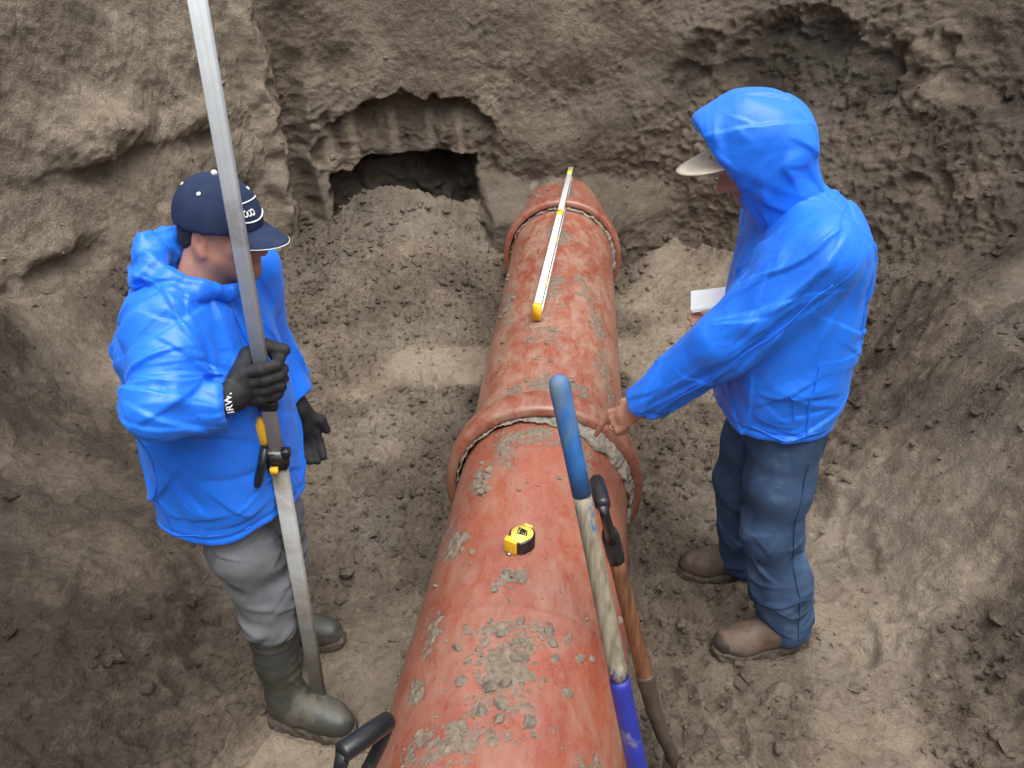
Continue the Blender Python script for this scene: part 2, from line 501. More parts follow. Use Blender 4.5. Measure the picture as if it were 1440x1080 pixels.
def pit_wall():
    nS, nH = len(S_), len(HS)
    s = np.repeat(S_, nH); h = np.tile(HS, nS)
    bx = np.repeat(PLs[:, 0], nH); by = np.repeat(PLs[:, 1], nH)
    nx = np.repeat(NOUT[:, 0], nH); ny = np.repeat(NOUT[:, 1], nH)
    cL, cB, cR = CUM[4], CUM[7], CUM[9]
    left = 1 - sst(cL - 0.15, cL + 0.05, s)
    right = sst(CUM[7] - 0.2, CUM[10], s)
    back = np.clip(1 - left - right, 0, 1)
    slope = 0.10 * left + 0.04 * back + right * 0.42
    out = slope * np.maximum(h, -0.1) + right * 0.16 * (1 - np.exp(-np.maximum(h, 0) * 2.2))
    P = np.stack([bx + nx * out, by + ny * out, h], 1)
    w1 = perlin(P * 5, 21); w2 = perlin(P * 13, 22); w3 = perlin(P * 31, 29)
    wx = P[:, 0] + 0.045 * w1 + 0.022 * w2 + 0.008 * w3
    wz = P[:, 2] + 0.045 * perlin(P * 5, 25) + 0.022 * perlin(P * 13, 26) + 0.008 * w3
    d = np.zeros(len(P))                                # + is into the wall
    tone = np.zeros(len(P))
    # broad unevenness
    d += (0.07 - 0.035 * left) * fbm(P, 1.1, 3, 0.5, 31) + left * (0.010 * fbm(P, 6, 4, 0.6, 35) + 0.002 * fbm(P, 26, 3, 0.7, 36)) + 0.05 * back * perlin(P * 2.3, 33)
    rough = (1 - 0.45 * right) * sst(-0.25, 0.35, fbm(P, 1.7, 3, 0.5, 41) + 0.45 * right - 0.25 * left)
    d += (0.006 + 0.012 * rough) * fbm(P, 9, 3, 0.55, 43)
    d -= 0.007 * rough * billow(P, 12, 2, 0.6, 47) - 0.010 * rough * fbm(P, 20, 2, 0.7, 48)
    crumb = sst(0.0, 0.5, right * 1.2 * (1 - sst(1.2, 1.6, h)))
    d -= 0.005 * crumb * billow(P, 22, 1, 0.7, 51) - 0.010 * crumb * fbm(P, 18, 2, 0.7, 52)
    # ---- left face: scraped, slanting drag marks
    q = np.stack([(P[:, 1] * 0.8 + P[:, 2] * 0.55) * 8, (P[:, 1] * 0.5 - P[:, 2] * 0.8) * 1.3, P[:, 0] * 0.5], 1) + 0.7 * w1[:, None]
    drag = perlin(q, 61) + 0.5 * perlin(q * 2.3, 62)
    d += 0.007 * (1 - 0.75 * left) * fbm(P, 22, 2, 0.7, 53)
    d += left * 0.011 * drag
    tone += left * (0.50 + 0.30 * drag)
    # jutting ledge with the hollow below it
    for (ly, lz, ry, rz, amt) in ((3.72, 1.22, 0.24, 0.12, 0.12), (4.35, 1.16, 0.20, 0.09, 0.07), (3.15, 1.55, 0.16, 0.09, 0.06), (4.1, 0.75, 0.18, 0.08, 0.06), (3.3, 0.85, 0.2, 0.08, 0.05)):
        e = ((P[:, 1] + 0.10 * w1 + 0.04 * w2 - ly) / ry) ** 2 + ((wz - lz) / rz) ** 2
        cut = sst(-1.0, -0.75, (wz - lz) / rz)
        d -= left * amt * np.exp(-e * 1.1) * cut
        u = ((P[:, 1] - ly) / (ry * 0.9)) ** 2 + ((wz - (lz - rz * 1.35)) / (rz * 0.5)) ** 2
        d += left * 0.05 * np.exp(-u)
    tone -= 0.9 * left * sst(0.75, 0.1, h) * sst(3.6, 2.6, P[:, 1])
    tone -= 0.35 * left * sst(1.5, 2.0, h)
    # the broken edge beside the cavity and the groove at the corner
    e = sst(0.10, 0.0, np.abs(s + 0.05 * w1 + 0.03 * w2 - (cL - 0.14)))
    d -= e * 0.09 * sst(0.25, 0.5, h)
    g = sst(0.10, 0.02, np.abs(s + 0.03 * w1 + 0.02 * w2 - (cL + 0.04)))
    d += g * 0.16 * sst(1.75, 1.0, h)
    g2 = np.exp(-(((s - (cL - 0.42)) / 0.10) ** 2 + ((h - 0.42) / 0.24) ** 2))
    d += g2 * 0.16
    # ---- back face: cavity, arched scar with bucket tooth marks
    onback = sst(cL - 0.02, cL + 0.02, s) * (1 - sst(CUM[7] + 0.3, CUM[8], s))
    arch = 1.13 - 0.15 * np.abs((wx + 0.58) / 0.5) ** 2.0 + 0.10 * perlin(P * 4.5, 71) + 0.03 * w2
    scar = sst(-1.26, -1.22, wx) * sst(-0.10, -0.14, wx) * sst(arch + 0.012, arch - 0.012, wz) * sst(0.55, 0.7, h)
    d += onback * scar * (0.12 - 0.06 * sst(1.15, 0.72, h) + 0.05 * w1)
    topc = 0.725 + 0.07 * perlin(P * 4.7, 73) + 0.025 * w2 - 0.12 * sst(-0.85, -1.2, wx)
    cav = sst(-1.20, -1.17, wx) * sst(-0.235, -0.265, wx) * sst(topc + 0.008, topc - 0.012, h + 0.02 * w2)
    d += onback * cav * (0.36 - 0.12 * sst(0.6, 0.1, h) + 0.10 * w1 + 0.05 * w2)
    for tx in (-1.17, -1.02, -0.77, -0.53, -0.34):
        tm = np.exp(-((P[:, 0] + 0.10 * (h - 0.9) - tx) / 0.030) ** 4) * sst(0.70, 0.74, h) * sst(1.04, 0.98, h + 0.03 * w1)
        k = onback * tm * (1 - cav)
        d = d * (1 - 0.6 * k) + k * 0.6 * (0.10 + 0.08 * (h - 0.72))
        tone += 0.65 * k
    tone -= 0.25 * onback * scar * (1 - sst(0.72, 0.76, h) * 0.3)
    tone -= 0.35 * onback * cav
    # clay smear over the scar
    sm = onback * sst(1.0, 1.2, h + 0.10 * w1) * sst(0.75, 0.3, wx) * sst(-1.2, -0.8, wx)
    tone += 0.25 * sm
    d *= 1 - 0.35 * sm * (1 - scar)
    # ridge standing between scar and pipe, soil packed over the pipe
    ex = np.exp(-((wx - 0.33) / 0.50) ** 2) * np.exp(-((wz - 0.80) / 0.22) ** 2)
    d -= onback * 0.05 * ex
    hug = sst(-0.27, -0.15, wx) * sst(1.15, 0.85, wx) * sst(0.62, 0.35, h + 0.05 * w1) * (1 - cav)
    d -= onback * 0.36 * hug
    tone -= 0.3 * onback * hug
    # ---- alcove high on the right of the back wall
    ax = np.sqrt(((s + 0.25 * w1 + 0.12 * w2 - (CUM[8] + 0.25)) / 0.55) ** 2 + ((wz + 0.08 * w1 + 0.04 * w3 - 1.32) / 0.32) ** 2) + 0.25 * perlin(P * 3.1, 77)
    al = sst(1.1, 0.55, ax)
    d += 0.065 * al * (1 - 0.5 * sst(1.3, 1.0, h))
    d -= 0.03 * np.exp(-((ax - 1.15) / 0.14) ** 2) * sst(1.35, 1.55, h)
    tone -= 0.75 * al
    # right bank: bench line, trodden crumbs
    bench = 1.36 - 0.28 * (s - CUM[9]) * 0.6
    d += right * 0.10 * sst(-0.05, 0.05, h - bench + 0.06 * w1)
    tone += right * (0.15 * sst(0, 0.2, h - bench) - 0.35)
    for (ss, hz, r0, a) in ((CUM[10] + 0.25, 0.30, 0.10, 0.05), (CUM[10] - 0.1, 0.62, 0.12, 0.035), (CUM[11] + 0.3, 0.35, 0.12, 0.04), (CUM[9] + 0.2, 0.9, 0.12, 0.03)):
        e = 0.5 * w1 + 0.4 * w2 + np.sqrt(((s + 0.08 * w1 - ss) / (r0 * 1.5)) ** 2 + ((wz - hz) / r0) ** 2)
        d += a * sst(1.0, 0.6, e)
        d -= 0.5 * a * np.exp(-((e - 1.15) / 0.25) ** 2) * sst(hz - 0.05, hz + 0.1, h)
    top = sst(RIM - 0.15, RIM, h)
    d *= 1 - 0.6 * top
    P[:, 0] += nx * d; P[:, 1] += ny * d
    P[:, 2] += 0.10 * rough * (perlin(P * 11, 81)) * 0.2 - 0.25 * right * d
    tone += 0.25 * fbm(P, 1.5, 3, 0.5, 83)
    return P, tone, nS, nH

WP, WT, NS, NH = pit_wall()
def wall_piece(name, i0, i1):
    V = WP.reshape(NS, NH, 3)[i0:i1 + 1].reshape(-1, 3)
    T = WT.reshape(NS, NH)[i0:i1 + 1].ravel()
    n = i1 - i0 + 1
    I = np.arange(n * NH).reshape(n, NH)
    q = np.stack([I[:-1, :-1], I[1:, :-1], I[1:, 1:], I[:-1, 1:]], -1).reshape(-1, 4)
    me = mesh_np(name, V, q)
    attr(me, 'tone', T)
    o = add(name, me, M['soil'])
    tag(o, kind='structure')
    return o
iL = int(np.searchsorted(S_, CUM[4] + 0.02)); iR = int(np.searchsorted(S_, CUM[8]))
wall_piece('pit_wall_left', 0, iL)
wall_piece('pit_wall_back', iL, iR)
wall_piece('pit_wall_right', iR, NS - 1)

def rear_wall():
    poly = np.array([(2.05, 0.1), (2.2, -1.2), (1.8, -2.6), (0, -3.1), (-2.2, -2.6), (-3.0, -1.2), (-2.85, 0.1)])
    s, p, c = resample(poly, 0.06)
    t = np.gradient(p, axis=0); t /= np.linalg.norm(t, axis=1)[:, None]
    n = np.stack([-t[:, 1], t[:, 0]], 1)
    hs = np.linspace(-0.25, RIM, 48)
    a = np.repeat(p, len(hs), 0); nn = np.repeat(n, len(hs), 0); h = np.tile(hs, len(s))
    P = np.stack([a[:, 0], a[:, 1], h], 1)
    d = 0.18 * np.maximum(h, 0) + 0.10 * fbm(P, 1.2, 4, 0.5, 91)
    P[:, :2] += nn * d[:, None]
    I = np.arange(len(P)).reshape(len(s), len(hs))
    q = np.stack([I[:-1, :-1], I[1:, :-1], I[1:, 1:], I[:-1, 1:]], -1).reshape(-1, 4)
    me = mesh_np('pit_wall_rear', P, q); attr(me, 'tone', np.zeros(len(P)))
    tag(add('pit_wall_rear', me, M['soil']), kind='structure')
    # open land round the pit, out to the horizon
    loop = np.concatenate([np.stack([WP.reshape(NS, NH, 3)[::6, -1, 0], WP.reshape(NS, NH, 3)[::6, -1, 1]], 1), P.reshape(len(s), len(hs), 3)[:, -1, :2]])
    rings = []
    c0 = np.array([0, 1.2])
    for k, sc in enumerate((0.985, 1.3, 2.2, 6, 20, 90)):
        v = (loop - c0) * sc + c0
        z = np.full(len(v), RIM - 0.01) + (0.12 * perlin(np.stack([v[:, 0], v[:, 1], 0 * v[:, 0]], 1) * 0.7, 5) if 0 < k < 4 else 0)
        rings.append(np.concatenate([v, z[:, None]], 1))
    V = np.concatenate(rings); L = len(loop)
    q = []
    for k in range(len(rings) - 1):
        a = np.arange(L); b = (a + 1) % L
        q.append(np.stack([k * L + a, k * L + b, (k + 1) * L + b, (k + 1) * L + a], 1))
    me = mesh_np('terrain', V, np.concatenate(q)[:, ::-1]); attr(me, 'tone', np.zeros(len(V)))
    tag(add('terrain', me, M['soil']), kind='structure')
rear_wall()

# pipe axes
AX = {'near': (-0.170, 0.126), 'far': (-0.0763, 0.0845)}
PZ, PR = 0.295, 0.305

FX = np.concatenate([np.arange(-3.2, -2.3, 0.05), np.arange(-2.3, 2.1, 0.0085), np.arange(2.1, 2.6, 0.05)])
FY = np.concatenate([np.arange(-3.5, 0.9, 0.06), np.arange(0.9, 5.35, 0.0085), np.arange(5.36, 6.0, 0.05)])
def floor_field():
    X, Y = np.meshgrid(FX, FY, indexing='ij')
    x, y = X.ravel(), Y.ravel()
    P = np.stack([x, y, 0 * x], 1)
    # distance to wall line
    dist = np.full(len(x), 9.0); side = np.zeros(len(x))
    for a, b, sd in zip(PERIM[:-1], PERIM[1:], np.linspace(0, 1, len(PERIM) - 1)):
        ab = b - a
        t = np.clip(((x - a[0]) * ab[0] + (y - a[1]) * ab[1]) / (ab @ ab), 0, 1)
        dd = np.hypot(x - a[0] - t * ab[0], y - a[1] - t * ab[1])
        m = dd < dist
        dist = np.where(m, dd, dist); side = np.where(m, sd, side)
    rgt = sst(0.5, 0.65, side)
    n0 = perlin(P * 2.1, 101); n1 = perlin(P * 6, 102)
    z = 0.022 * fbm(P, 1.6, 3, 0.5, 103)
    z += (0.16 + 0.10 * rgt + 0.04 * n0) * np.exp(-(dist / (0.20 + 0.16 * rgt)))
    # spoil slumped out of the cavity
    mx = (x + 0.86 + 0.08 * n1) / np.where(x > -0.86, 0.55, 0.50)
    mound = np.exp(-np.abs(mx) ** 2.2) * sst(3.55, 5.15, y + 0.08 * n0)
    z += 0.37 * mound
    z += 0.10 * np.exp(-((x + 0.15) / 0.30) ** 2) * sst(4.0, 4.9, y)
    z += 0.10 * sst(0.55, 1.1, x) * sst(4.0, 5.2, y + 0.3 * n0)
    z += 0.34 * np.exp(-((x - 0.36) / 0.55) ** 2) * sst(4.65, 5.25, y + 0.06 * n1)
    # banks of loose earth running up to the walls
    bl = np.maximum(0, -x - (1.02 + 0.14 * n0 + 0.05 * n1)); br = np.maximum(0, x - (1.26 + 0.12 * n0 + 0.05 * n1))
    z += 0.56 * bl ** 1.2 * sst(4.6, 3.4, y) + 0.72 * br ** 1.25 * sst(4.6, 3.6, y)
    trod = sst(0.05, 0.45, fbm(P, 1.3, 2, 0.5, 111) + 0.55 * sst(0.75, 0.2, np.hypot((x - 0.95) / 1.0, (y - 2.0) / 1.3)) + 0.15 * sst(3.4, 2.2, y))
    trod *= 1 - sst(0.1, 0.4, mound) * 0.8
    c = 1 - 0.72 * trod
    z += c * (0.017 * fbm(P, 7, 3, 0.6, 121) + 0.014 * billow(P, 12, 2, 0.62, 123) + 0.024 * fbm(P, 19, 2, 0.7, 127))
    z += trod * (0.010 * fbm(P, 6, 4, 0.6, 131) + 0.012 * fbm(P, 19, 2, 0.7, 137))
    # tread marks and heel dents
    r2 = np.random.default_rng(5)
    for k in range(46):
        fx, fy, a = r2.uniform(-1.8, 1.8), r2.uniform(1.3, 4.4), r2.uniform(0, PI)
        u = (x - fx) * math.cos(a) + (y - fy) * math.sin(a); v = -(x - fx) * math.sin(a) + (y - fy) * math.cos(a)
        e = np.sqrt((u / 0.13) ** 2 + (v / 0.05) ** 2) + 0.25 * n1
        z += -0.020 * sst(1.0, 0.65, e) + 0.012 * np.exp(-((e - 1.15) / 0.18) ** 2)
    # soil drawn up against the haunches of the pipe
    ax = np.where(y < 2.3, AX['near'][0] + AX['near'][1] * y, AX['far'][0] + AX['far'][1] * y)
    z += 0.055 * np.exp(-((np.abs(x - ax) - 0.18) / 0.14) ** 2) * (1 + 0.6 * n1)
    # feet pressed into the mud
    for (fx, fy, a) in ((-0.588, 1.487, -14), (-0.654, 1.803, 8), (0.815, 1.780, 188), (0.765, 2.125, 178)):
        a = math.radians(a)
        u = (x - fx) * math.cos(a) + (y - fy) * math.sin(a); v = -(x - fx) * math.sin(a) + (y - fy) * math.cos(a)
        e = np.sqrt((u / 0.165) ** 2 + (v / 0.066) ** 2) + 0.10 * n1
        k = sst(1.25, 0.85, e)
        z = z * (1 - k) + k * 0.004 + 0.022 * np.exp(-((e - 1.12) / 0.13) ** 2) * (0.7 + 0.8 * n1)
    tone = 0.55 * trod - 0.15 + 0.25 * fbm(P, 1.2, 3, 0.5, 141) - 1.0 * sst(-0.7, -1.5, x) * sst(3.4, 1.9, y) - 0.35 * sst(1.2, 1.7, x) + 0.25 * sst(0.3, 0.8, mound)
    return np.stack([x, y, z], 1), tone, c
FP, FT, FC = floor_field()
def make_ground():
    I = np.arange(len(FP)).reshape(len(FX), len(FY))
    q = np.stack([I[:-1, :-1], I[1:, :-1], I[1:, 1:], I[:-1, 1:]], -1).reshape(-1, 4)
    me = mesh_np('ground', FP, q)
    attr(me, 'tone', FT)
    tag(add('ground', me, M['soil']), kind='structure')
make_ground()
FZ = FP[:, 2].reshape(len(FX), len(FY)); FCg = FC.reshape(len(FX), len(FY))
def ground_z(x, y):
    return float(FZ[min(np.searchsorted(FX, x), len(FX) - 1), min(np.searchsorted(FY, y), len(FY) - 1)])

# loose clods
def ico(sub):
    bm = bmesh.new()
    bmesh.ops.create_icosphere(bm, subdivisions=sub, radius=1)
    v = np.array([p.co[:] for p in bm.verts]); f = np.array([[q.index for q in t.verts] for t in bm.faces])
    bm.free()
    return v, f
def octa():
    v, f = ico(1)
    bm = bmesh.new(); bmesh.ops.create_cone(bm, segments=5, radius1=0.9, radius2=0.6, depth=1.3, cap_ends=True, cap_tris=True)
    bmesh.ops.triangulate(bm, faces=bm.faces[:])
    v = np.array([p.co[:] for p in bm.verts]); f = np.array([[q.index for q in t.verts] for t in bm.faces]); bm.free()
    return v, f
ICO1 = ico(1); ICO0 = octa()
def clod_cloud(pts, sizes, seed, base=ICO1, squash=0.7, rough=0.55):
    r = np.random.default_rng(seed)
    bv, bf = base
    var = []
    for k in range(10):
        n = perlin(bv * 1.3, 200 + k + seed)
        n2 = perlin(bv * 2.9, 230 + k + seed)
        var.append(bv * (1 + rough * n + 0.35 * n2)[:, None])
    V = np.empty((len(pts), len(bv), 3)); F = np.empty((len(pts), len(bf), 3), int)
    for i, (p, s) in enumerate(zip(pts, sizes)):
        q = r.normal(size=4); q /= np.linalg.norm(q)
        w, x, y, z = q
        R = np.array([[1 - 2 * (y * y + z * z), 2 * (x * y - z * w), 2 * (x * z + y * w)], [2 * (x * y + z * w), 1 - 2 * (x * x + z * z), 2 * (y * z - x * w)], [2 * (x * z - y * w), 2 * (y * z + x * w), 1 - 2 * (x * x + y * y)]])
        v = var[i % 10] * r.uniform(0.7, 1.25, 3)
        v = v @ R.T
        v[:, 2] *= squash
        V[i] = v * s + p
        F[i] = bf + i * len(bv)
    return V.reshape(-1, 3), F.reshape(-1, 3)
def scatter():
    pts, sz, tn = [], [], []
    FTg = FT.reshape(len(FX), len(FY)); WTg = WT.reshape(NS, NH)
    n = 0
    while n < 17000:
        x, y = rng.uniform(-2.25, 2.0), rng.uniform(1.1, 5.1)
        i, j = np.searchsorted(FX, x), np.searchsorted(FY, y)
        if x < -0.95 and y < 3.2 and rng.random() > 0.25: continue
        if x > 1.35 and rng.random() > 0.5: continue
        if rng.random() > 0.10 + 0.90 * FCg[i, j] ** 2:
            continue
        s = min(0.0030 + 0.0036 * rng.pareto(1.9), 0.026)
        pts.append((x, y, FZ[i, j] + s * 0.05)); sz.append(s); tn.append(FTg[i, j]); n += 1
    W = WP.reshape(NS, NH, 3)
    for k in range(3500):
        i = int(rng.integers(0, NS)); j = int(rng.integers(25, 190))
        if S_[i] < CUM[7] and rng.random() > 0.22: continue
        s = min(0.004 + 0.0045 * rng.pareto(2.0), 0.028)
        pts.append(tuple(W[i, j])); sz.append(s); tn.append(WTg[i, j])
    pts = np.array(pts); sz = np.array(sz); tn = np.array(tn); big = sz > 0.0085
    V, F = clod_cloud(pts[big], sz[big], 1)
    V0, F0 = clod_cloud(pts[~big], sz[~big] * 1.15, 2, ICO0)
    V, F = np.concatenate([V, V0]), np.concatenate([F, F0 + len(V)])
    me = mesh_np('soil_clods', V, F, smooth=False)
    attr(me, 'tone', np.concatenate([np.repeat(tn[big], len(ICO1[0])), np.repeat(tn[~big], len(ICO0[0]))]) - 0.1)
    o = add('soil_clods', me, M['soil'])
    tag(o, 'crumbled loose soil clods strewn over the pit floor and banks', 'soil', kind='stuff')
scatter()

# ------------------------------------------------------------------ clay pipes
def pipe_profile(L, bell):
    """(axial distance, radius) from the mouth end nearest the camera to the spigot"""
    if bell:   # bell mouth first
        p = [(0.150, 0.318), (0.0, 0.322), (-0.004, 0.330), (0.0, 0.352), (0.012, 0.360), (0.085, 0.359), (0.120, 0.352), (0.150, 0.334), (0.180, 0.315), (0.22, PR)]
    else:
        p = [(0.0, PR)]
    return p + [(L, PR)]

def make_pipe(name, label, axis, y0, y1, bell, ridge, patches, seed, step=0.006, nA=380, film=1.0):
    x0, k = AX[axis]
    a = Vector((k, 1, 0)).normalized()
    o0 = Vector((x0 + k * y0, y0, PZ))
    L = (y1 - y0) / a.y
    prof = pipe_profile(L, bell)
    t, r = [], []
    for (ta, ra), (tb, rb) in zip(prof[:-1], prof[1:]):
        n = max(1, int(math.hypot(tb - ta, rb - ra) / step))
        for i in range(n):
            t.append(ta + (tb - ta) * i / n); r.append(ra + (rb - ra) * i / n)
    t.append(prof[-1][0]); r.append(prof[-1][1])
    t = np.array(t); r = np.array(r)
    if ridge is not None:
        tt = t - (ridge - y0) / a.y
        r = r + 0.0022 * np.exp(-(tt / 0.012) ** 2) + 0.0015 * sst(0.03, -0.03, tt)
    # finer rings over the upper part
    ang = np.concatenate([np.linspace(-0.25, PI + 0.25, int(nA * 0.78)), np.linspace(PI + 0.25, 2 * PI - 0.25, int(nA * 0.22))[1:-1]])
    T, A_ = np.meshgrid(t, ang, indexing='ij'); R_ = np.repeat(r[:, None], len(ang), 1)
    side = Vector((a.y, -a.x, 0))
    C = np.array(o0)[None] + T.ravel()[:, None] * np.array(a)[None]
    N = np.cos(A_.ravel())[:, None] * np.array(side)[None] + np.sin(A_.ravel())[:, None] * np.array((0, 0, 1.0))[None]
    P = C + N * R_.ravel()[:, None]
    Q = P.copy(); Q[:, 1] *= 0.6
    n = fbm(Q, 5.0, 5, 0.62, seed)
    nf = fbm(P, 24, 3, 0.6, seed + 40)
    nh = fbm(P, 70, 2, 0.6, seed + 80)
    mud = 0.50 * n + 0.42 * nf + 0.22 * nh - 0.56
    for (px_, py_, rx, ry, amt) in patches:
        e = np.hypot((P[:, 0] - px_) / rx, (P[:, 1] - py_) / ry) + 0.60 * n + 0.75 * nf + 0.45 * nh
        mud = np.maximum(mud, amt * (1.0 - e) * 0.75)
    up = N[:, 2]
    mud = np.where(up < -0.2, 0, mud)
    m = np.clip(mud, 0, 1)
    lump = np.clip(fbm(P, 42, 2, 0.6, seed + 60) + 0.35, 0, 1.2)
    P = P + N * (0.0050 * sst(0.15, 0.9, m) * (0.2 + lump))[:, None] + N * (0.0016 * perlin(P * 3, seed + 9))[:, None]
    nT, nAg = len(t), len(ang)
    I = np.arange(nT * nAg).reshape(nT, nAg)
    J = np.concatenate([I, I[:, :1]], 1)
    q = np.stack([J[:-1, :-1], J[1:, :-1], J[1:, 1:], J[:-1, 1:]], -1).reshape(-1, 4)
    me = mesh_np(name, P, q[:, ::-1])
    attr(me, 'mud', np.clip(mud * 1.5, 0, 1.2))
    attr(me, 'film', film * np.clip(0.55 + 0.9 * up, 0, 1))
    rt = root(name, (o0.x, o0.y, PZ - PR), label, 'pipe', 'clay sewer pipes laid end to end')
    add('barrel', me, M['pipe'], rt)
    return rt, P, N

def mud_lumps(rt, spec, seed, axis, name='mud_clumps'):
    """small clumps of mud lying on the pipe; spec = (x, y, spread_x, spread_y, count, size)"""
    r = np.random.default_rng(seed)
    x0, k = AX[axis]
    pts, sz = [], []
    for (cx, cy, sx, sy, n, s) in spec:
        for i in range(n):
            x = cx + r.normal() * sx; y = cy + r.normal() * sy
            dx = (x - (x0 + k * y)) / math.sqrt(1 + k * k)
            if abs(dx) > PR * 0.97: continue
            z = PZ + math.sqrt(PR * PR - dx * dx)
            q = s * min(0.45 + r.pareto(2.2), 2.4)
            pts.append((x, y, z + q * 0.12)); sz.append(q)
    V, F = clod_cloud(np.array(pts), np.array(sz), seed, ICO1, 0.6)
    o = add(name, mesh_np(name, V, F, False), M['mudclump'], rt)
    o['kind'] = 'stuff'
    return o

near_p, _, _ = make_pipe('clay_pipe', 'nearest red clay pipe, mud spattered, running under the tape measure to the bottom edge', 'near', -0.6, 2.36, False, 1.40,
    [(-0.02, 1.22, 0.12, 0.15, 0.62), (0.0, 1.34, 0.16, 0.05, 0.8), (-0.15, 1.05, 0.15, 0.08, 0.75), (0.0, 1.51, 0.055, 0.035, 1.0), (0.16, 1.0, 0.05, 0.08, 0.8),
     (-0.20, 1.36, 0.03, 0.10, 0.9), (-0.17, 1.72, 0.04, 0.08, 0.9), (-0.11, 2.0, 0.03, 0.13, 1.0), (-0.02, 2.12, 0.05, 0.12, 0.8), (0.22, 1.75, 0.04, 0.10, 0.8),
     (-0.23, 1.2, 0.03, 0.07, 1.0), (0.24, 2.05, 0.05, 0.12, 0.9), (-0.2, 1.85, 0.03, 0.05, 0.8), (0.06, 2.17, 0.2, 0.06, 0.7)], 301, film=0.8)
mud_lumps(near_p, [(-0.02, 1.20, 0.07, 0.07, 60, 0.0075), (0.0, 1.31, 0.09, 0.03, 36, 0.007), (0.0, 1.5, 0.03, 0.015, 26, 0.005), (0.05, 1.35, 0.13, 0.3, 50, 0.0045),
                    (0.0, 1.05, 0.05, 0.09, 18, 0.004), (-0.13, 1.06, 0.08, 0.04, 26, 0.006), (0.0, 1.9, 0.16, 0.3, 45, 0.004), (-0.09, 2.0, 0.02, 0.05, 24, 0.007)], 12, 'near')
mid_p, _, _ = make_pipe('clay_pipe', 'middle red clay pipe with flared bell, the spirit level lying along it', 'far', 2.25, 4.58, True, None,
    [(0.12, 2.50, 0.10, 0.06, 1.0), (0.22, 2.50, 0.08, 0.06, 1.0), (0.0, 2.48, 0.06, 0.05, 0.9), (0.14, 2.9, 0.12, 0.18, 0.7), (0.2, 3.5, 0.10, 0.5, 0.5), (0.12, 3.25, 0.07, 0.3, 0.5),
     (-0.02, 3.4, 0.05, 0.35, 0.9), (0.36, 3.2, 0.07, 0.5, 0.6), (0.25, 4.1, 0.12, 0.3, 0.8), (0.38, 2.75, 0.05, 0.3, 0.9)], 331, film=1.35)
mud_lumps(mid_p, [(0.12, 2.52, 0.09, 0.03, 30, 0.006), (0.1, 2.8, 0.12, 0.15, 34, 0.005), (0.15, 3.4, 0.14, 0.4, 40, 0.005), (-0.03, 3.5, 0.03, 0.3, 24, 0.007)], 13, 'far')
far_p, _, _ = make_pipe('clay_pipe', 'farthest red clay pipe, only its bell end sticking out of the back wall', 'far', 4.50, 5.75, True, None,
    [(0.33, 4.78, 0.14, 0.10, 0.9), (0.30, 5.1, 0.2, 0.2, 0.9)], 361, step=0.009, nA=300)
mud_lumps(far_p, [(0.33, 4.85, 0.14, 0.12, 26, 0.007)], 14, 'far')

def mortar(rt, axis_n, y, R0, seed, thick, a0=-0.35, a1=PI + 0.35):
    """lumpy ring of sand filling the joint between spigot and bell"""
    x0, k = AX[axis_n]
    a = np.array(Vector((k, 1, 0)).normalized()); side = np.array((a[1], -a[0], 0))
    nu, nv = 300, 22
    u = np.linspace(a0, a1, nu); v = np.linspace(0, 2 * PI, nv, endpoint=False)
    U, Vv = np.meshgrid(u, v, indexing='ij'); U = U.ravel(); Vv = Vv.ravel()
    amp = 0.85 + 0.75 * perlin(np.stack([U * 1.6, 0 * U, 0 * U + seed], 1), seed) + 0.25 * perlin(np.stack([U * 7, 0 * U, 0 * U + seed], 1), seed + 2)
    end = sst(a0, a0 + 0.15, U) * sst(a1, a1 - 0.15, U)
    amp = np.clip(amp, 0.25, 1.5) * end * (0.30 + 0.70 * sst(1.9, 0.9, U))
    ax_ = np.cos(Vv) * 0.055 * thick * amp; rd = R0 + np.sin(Vv) * 0.016 * amp - 0.10 * np.minimum(ax_, 0) * -1
    C = np.array((x0 + k * y, y, PZ))
    P = C + (np.cos(U) * rd)[:, None] * side + (np.sin(U) * rd)[:, None] * np.array((0, 0, 1.0)) + (ax_ - 0.012 * amp)[:, None] * a
    P += 0.008 * fbm(P, 30, 3, 0.7, seed + 5)[:, None] * (P - C - ((P - C) @ a)[:, None] * a) / R0 + 0.006 * perlin(P * 40, seed)[:, None] * a
    I = np.arange(nu * nv).reshape(nu, nv); J = np.concatenate([I, I[:, :1]], 1)
    q = np.stack([J[:-1, :-1], J[1:, :-1], J[1:, 1:], J[:-1, 1:]], -1).reshape(-1, 4)
    add('mortar', mesh_np('mortar', P, q), M['mortar'], rt)
mortar(mid_p, 'near', 2.247, 0.316, 7, 1.0)
mortar(far_p, 'far', 4.495, 0.312, 8, 0.35)

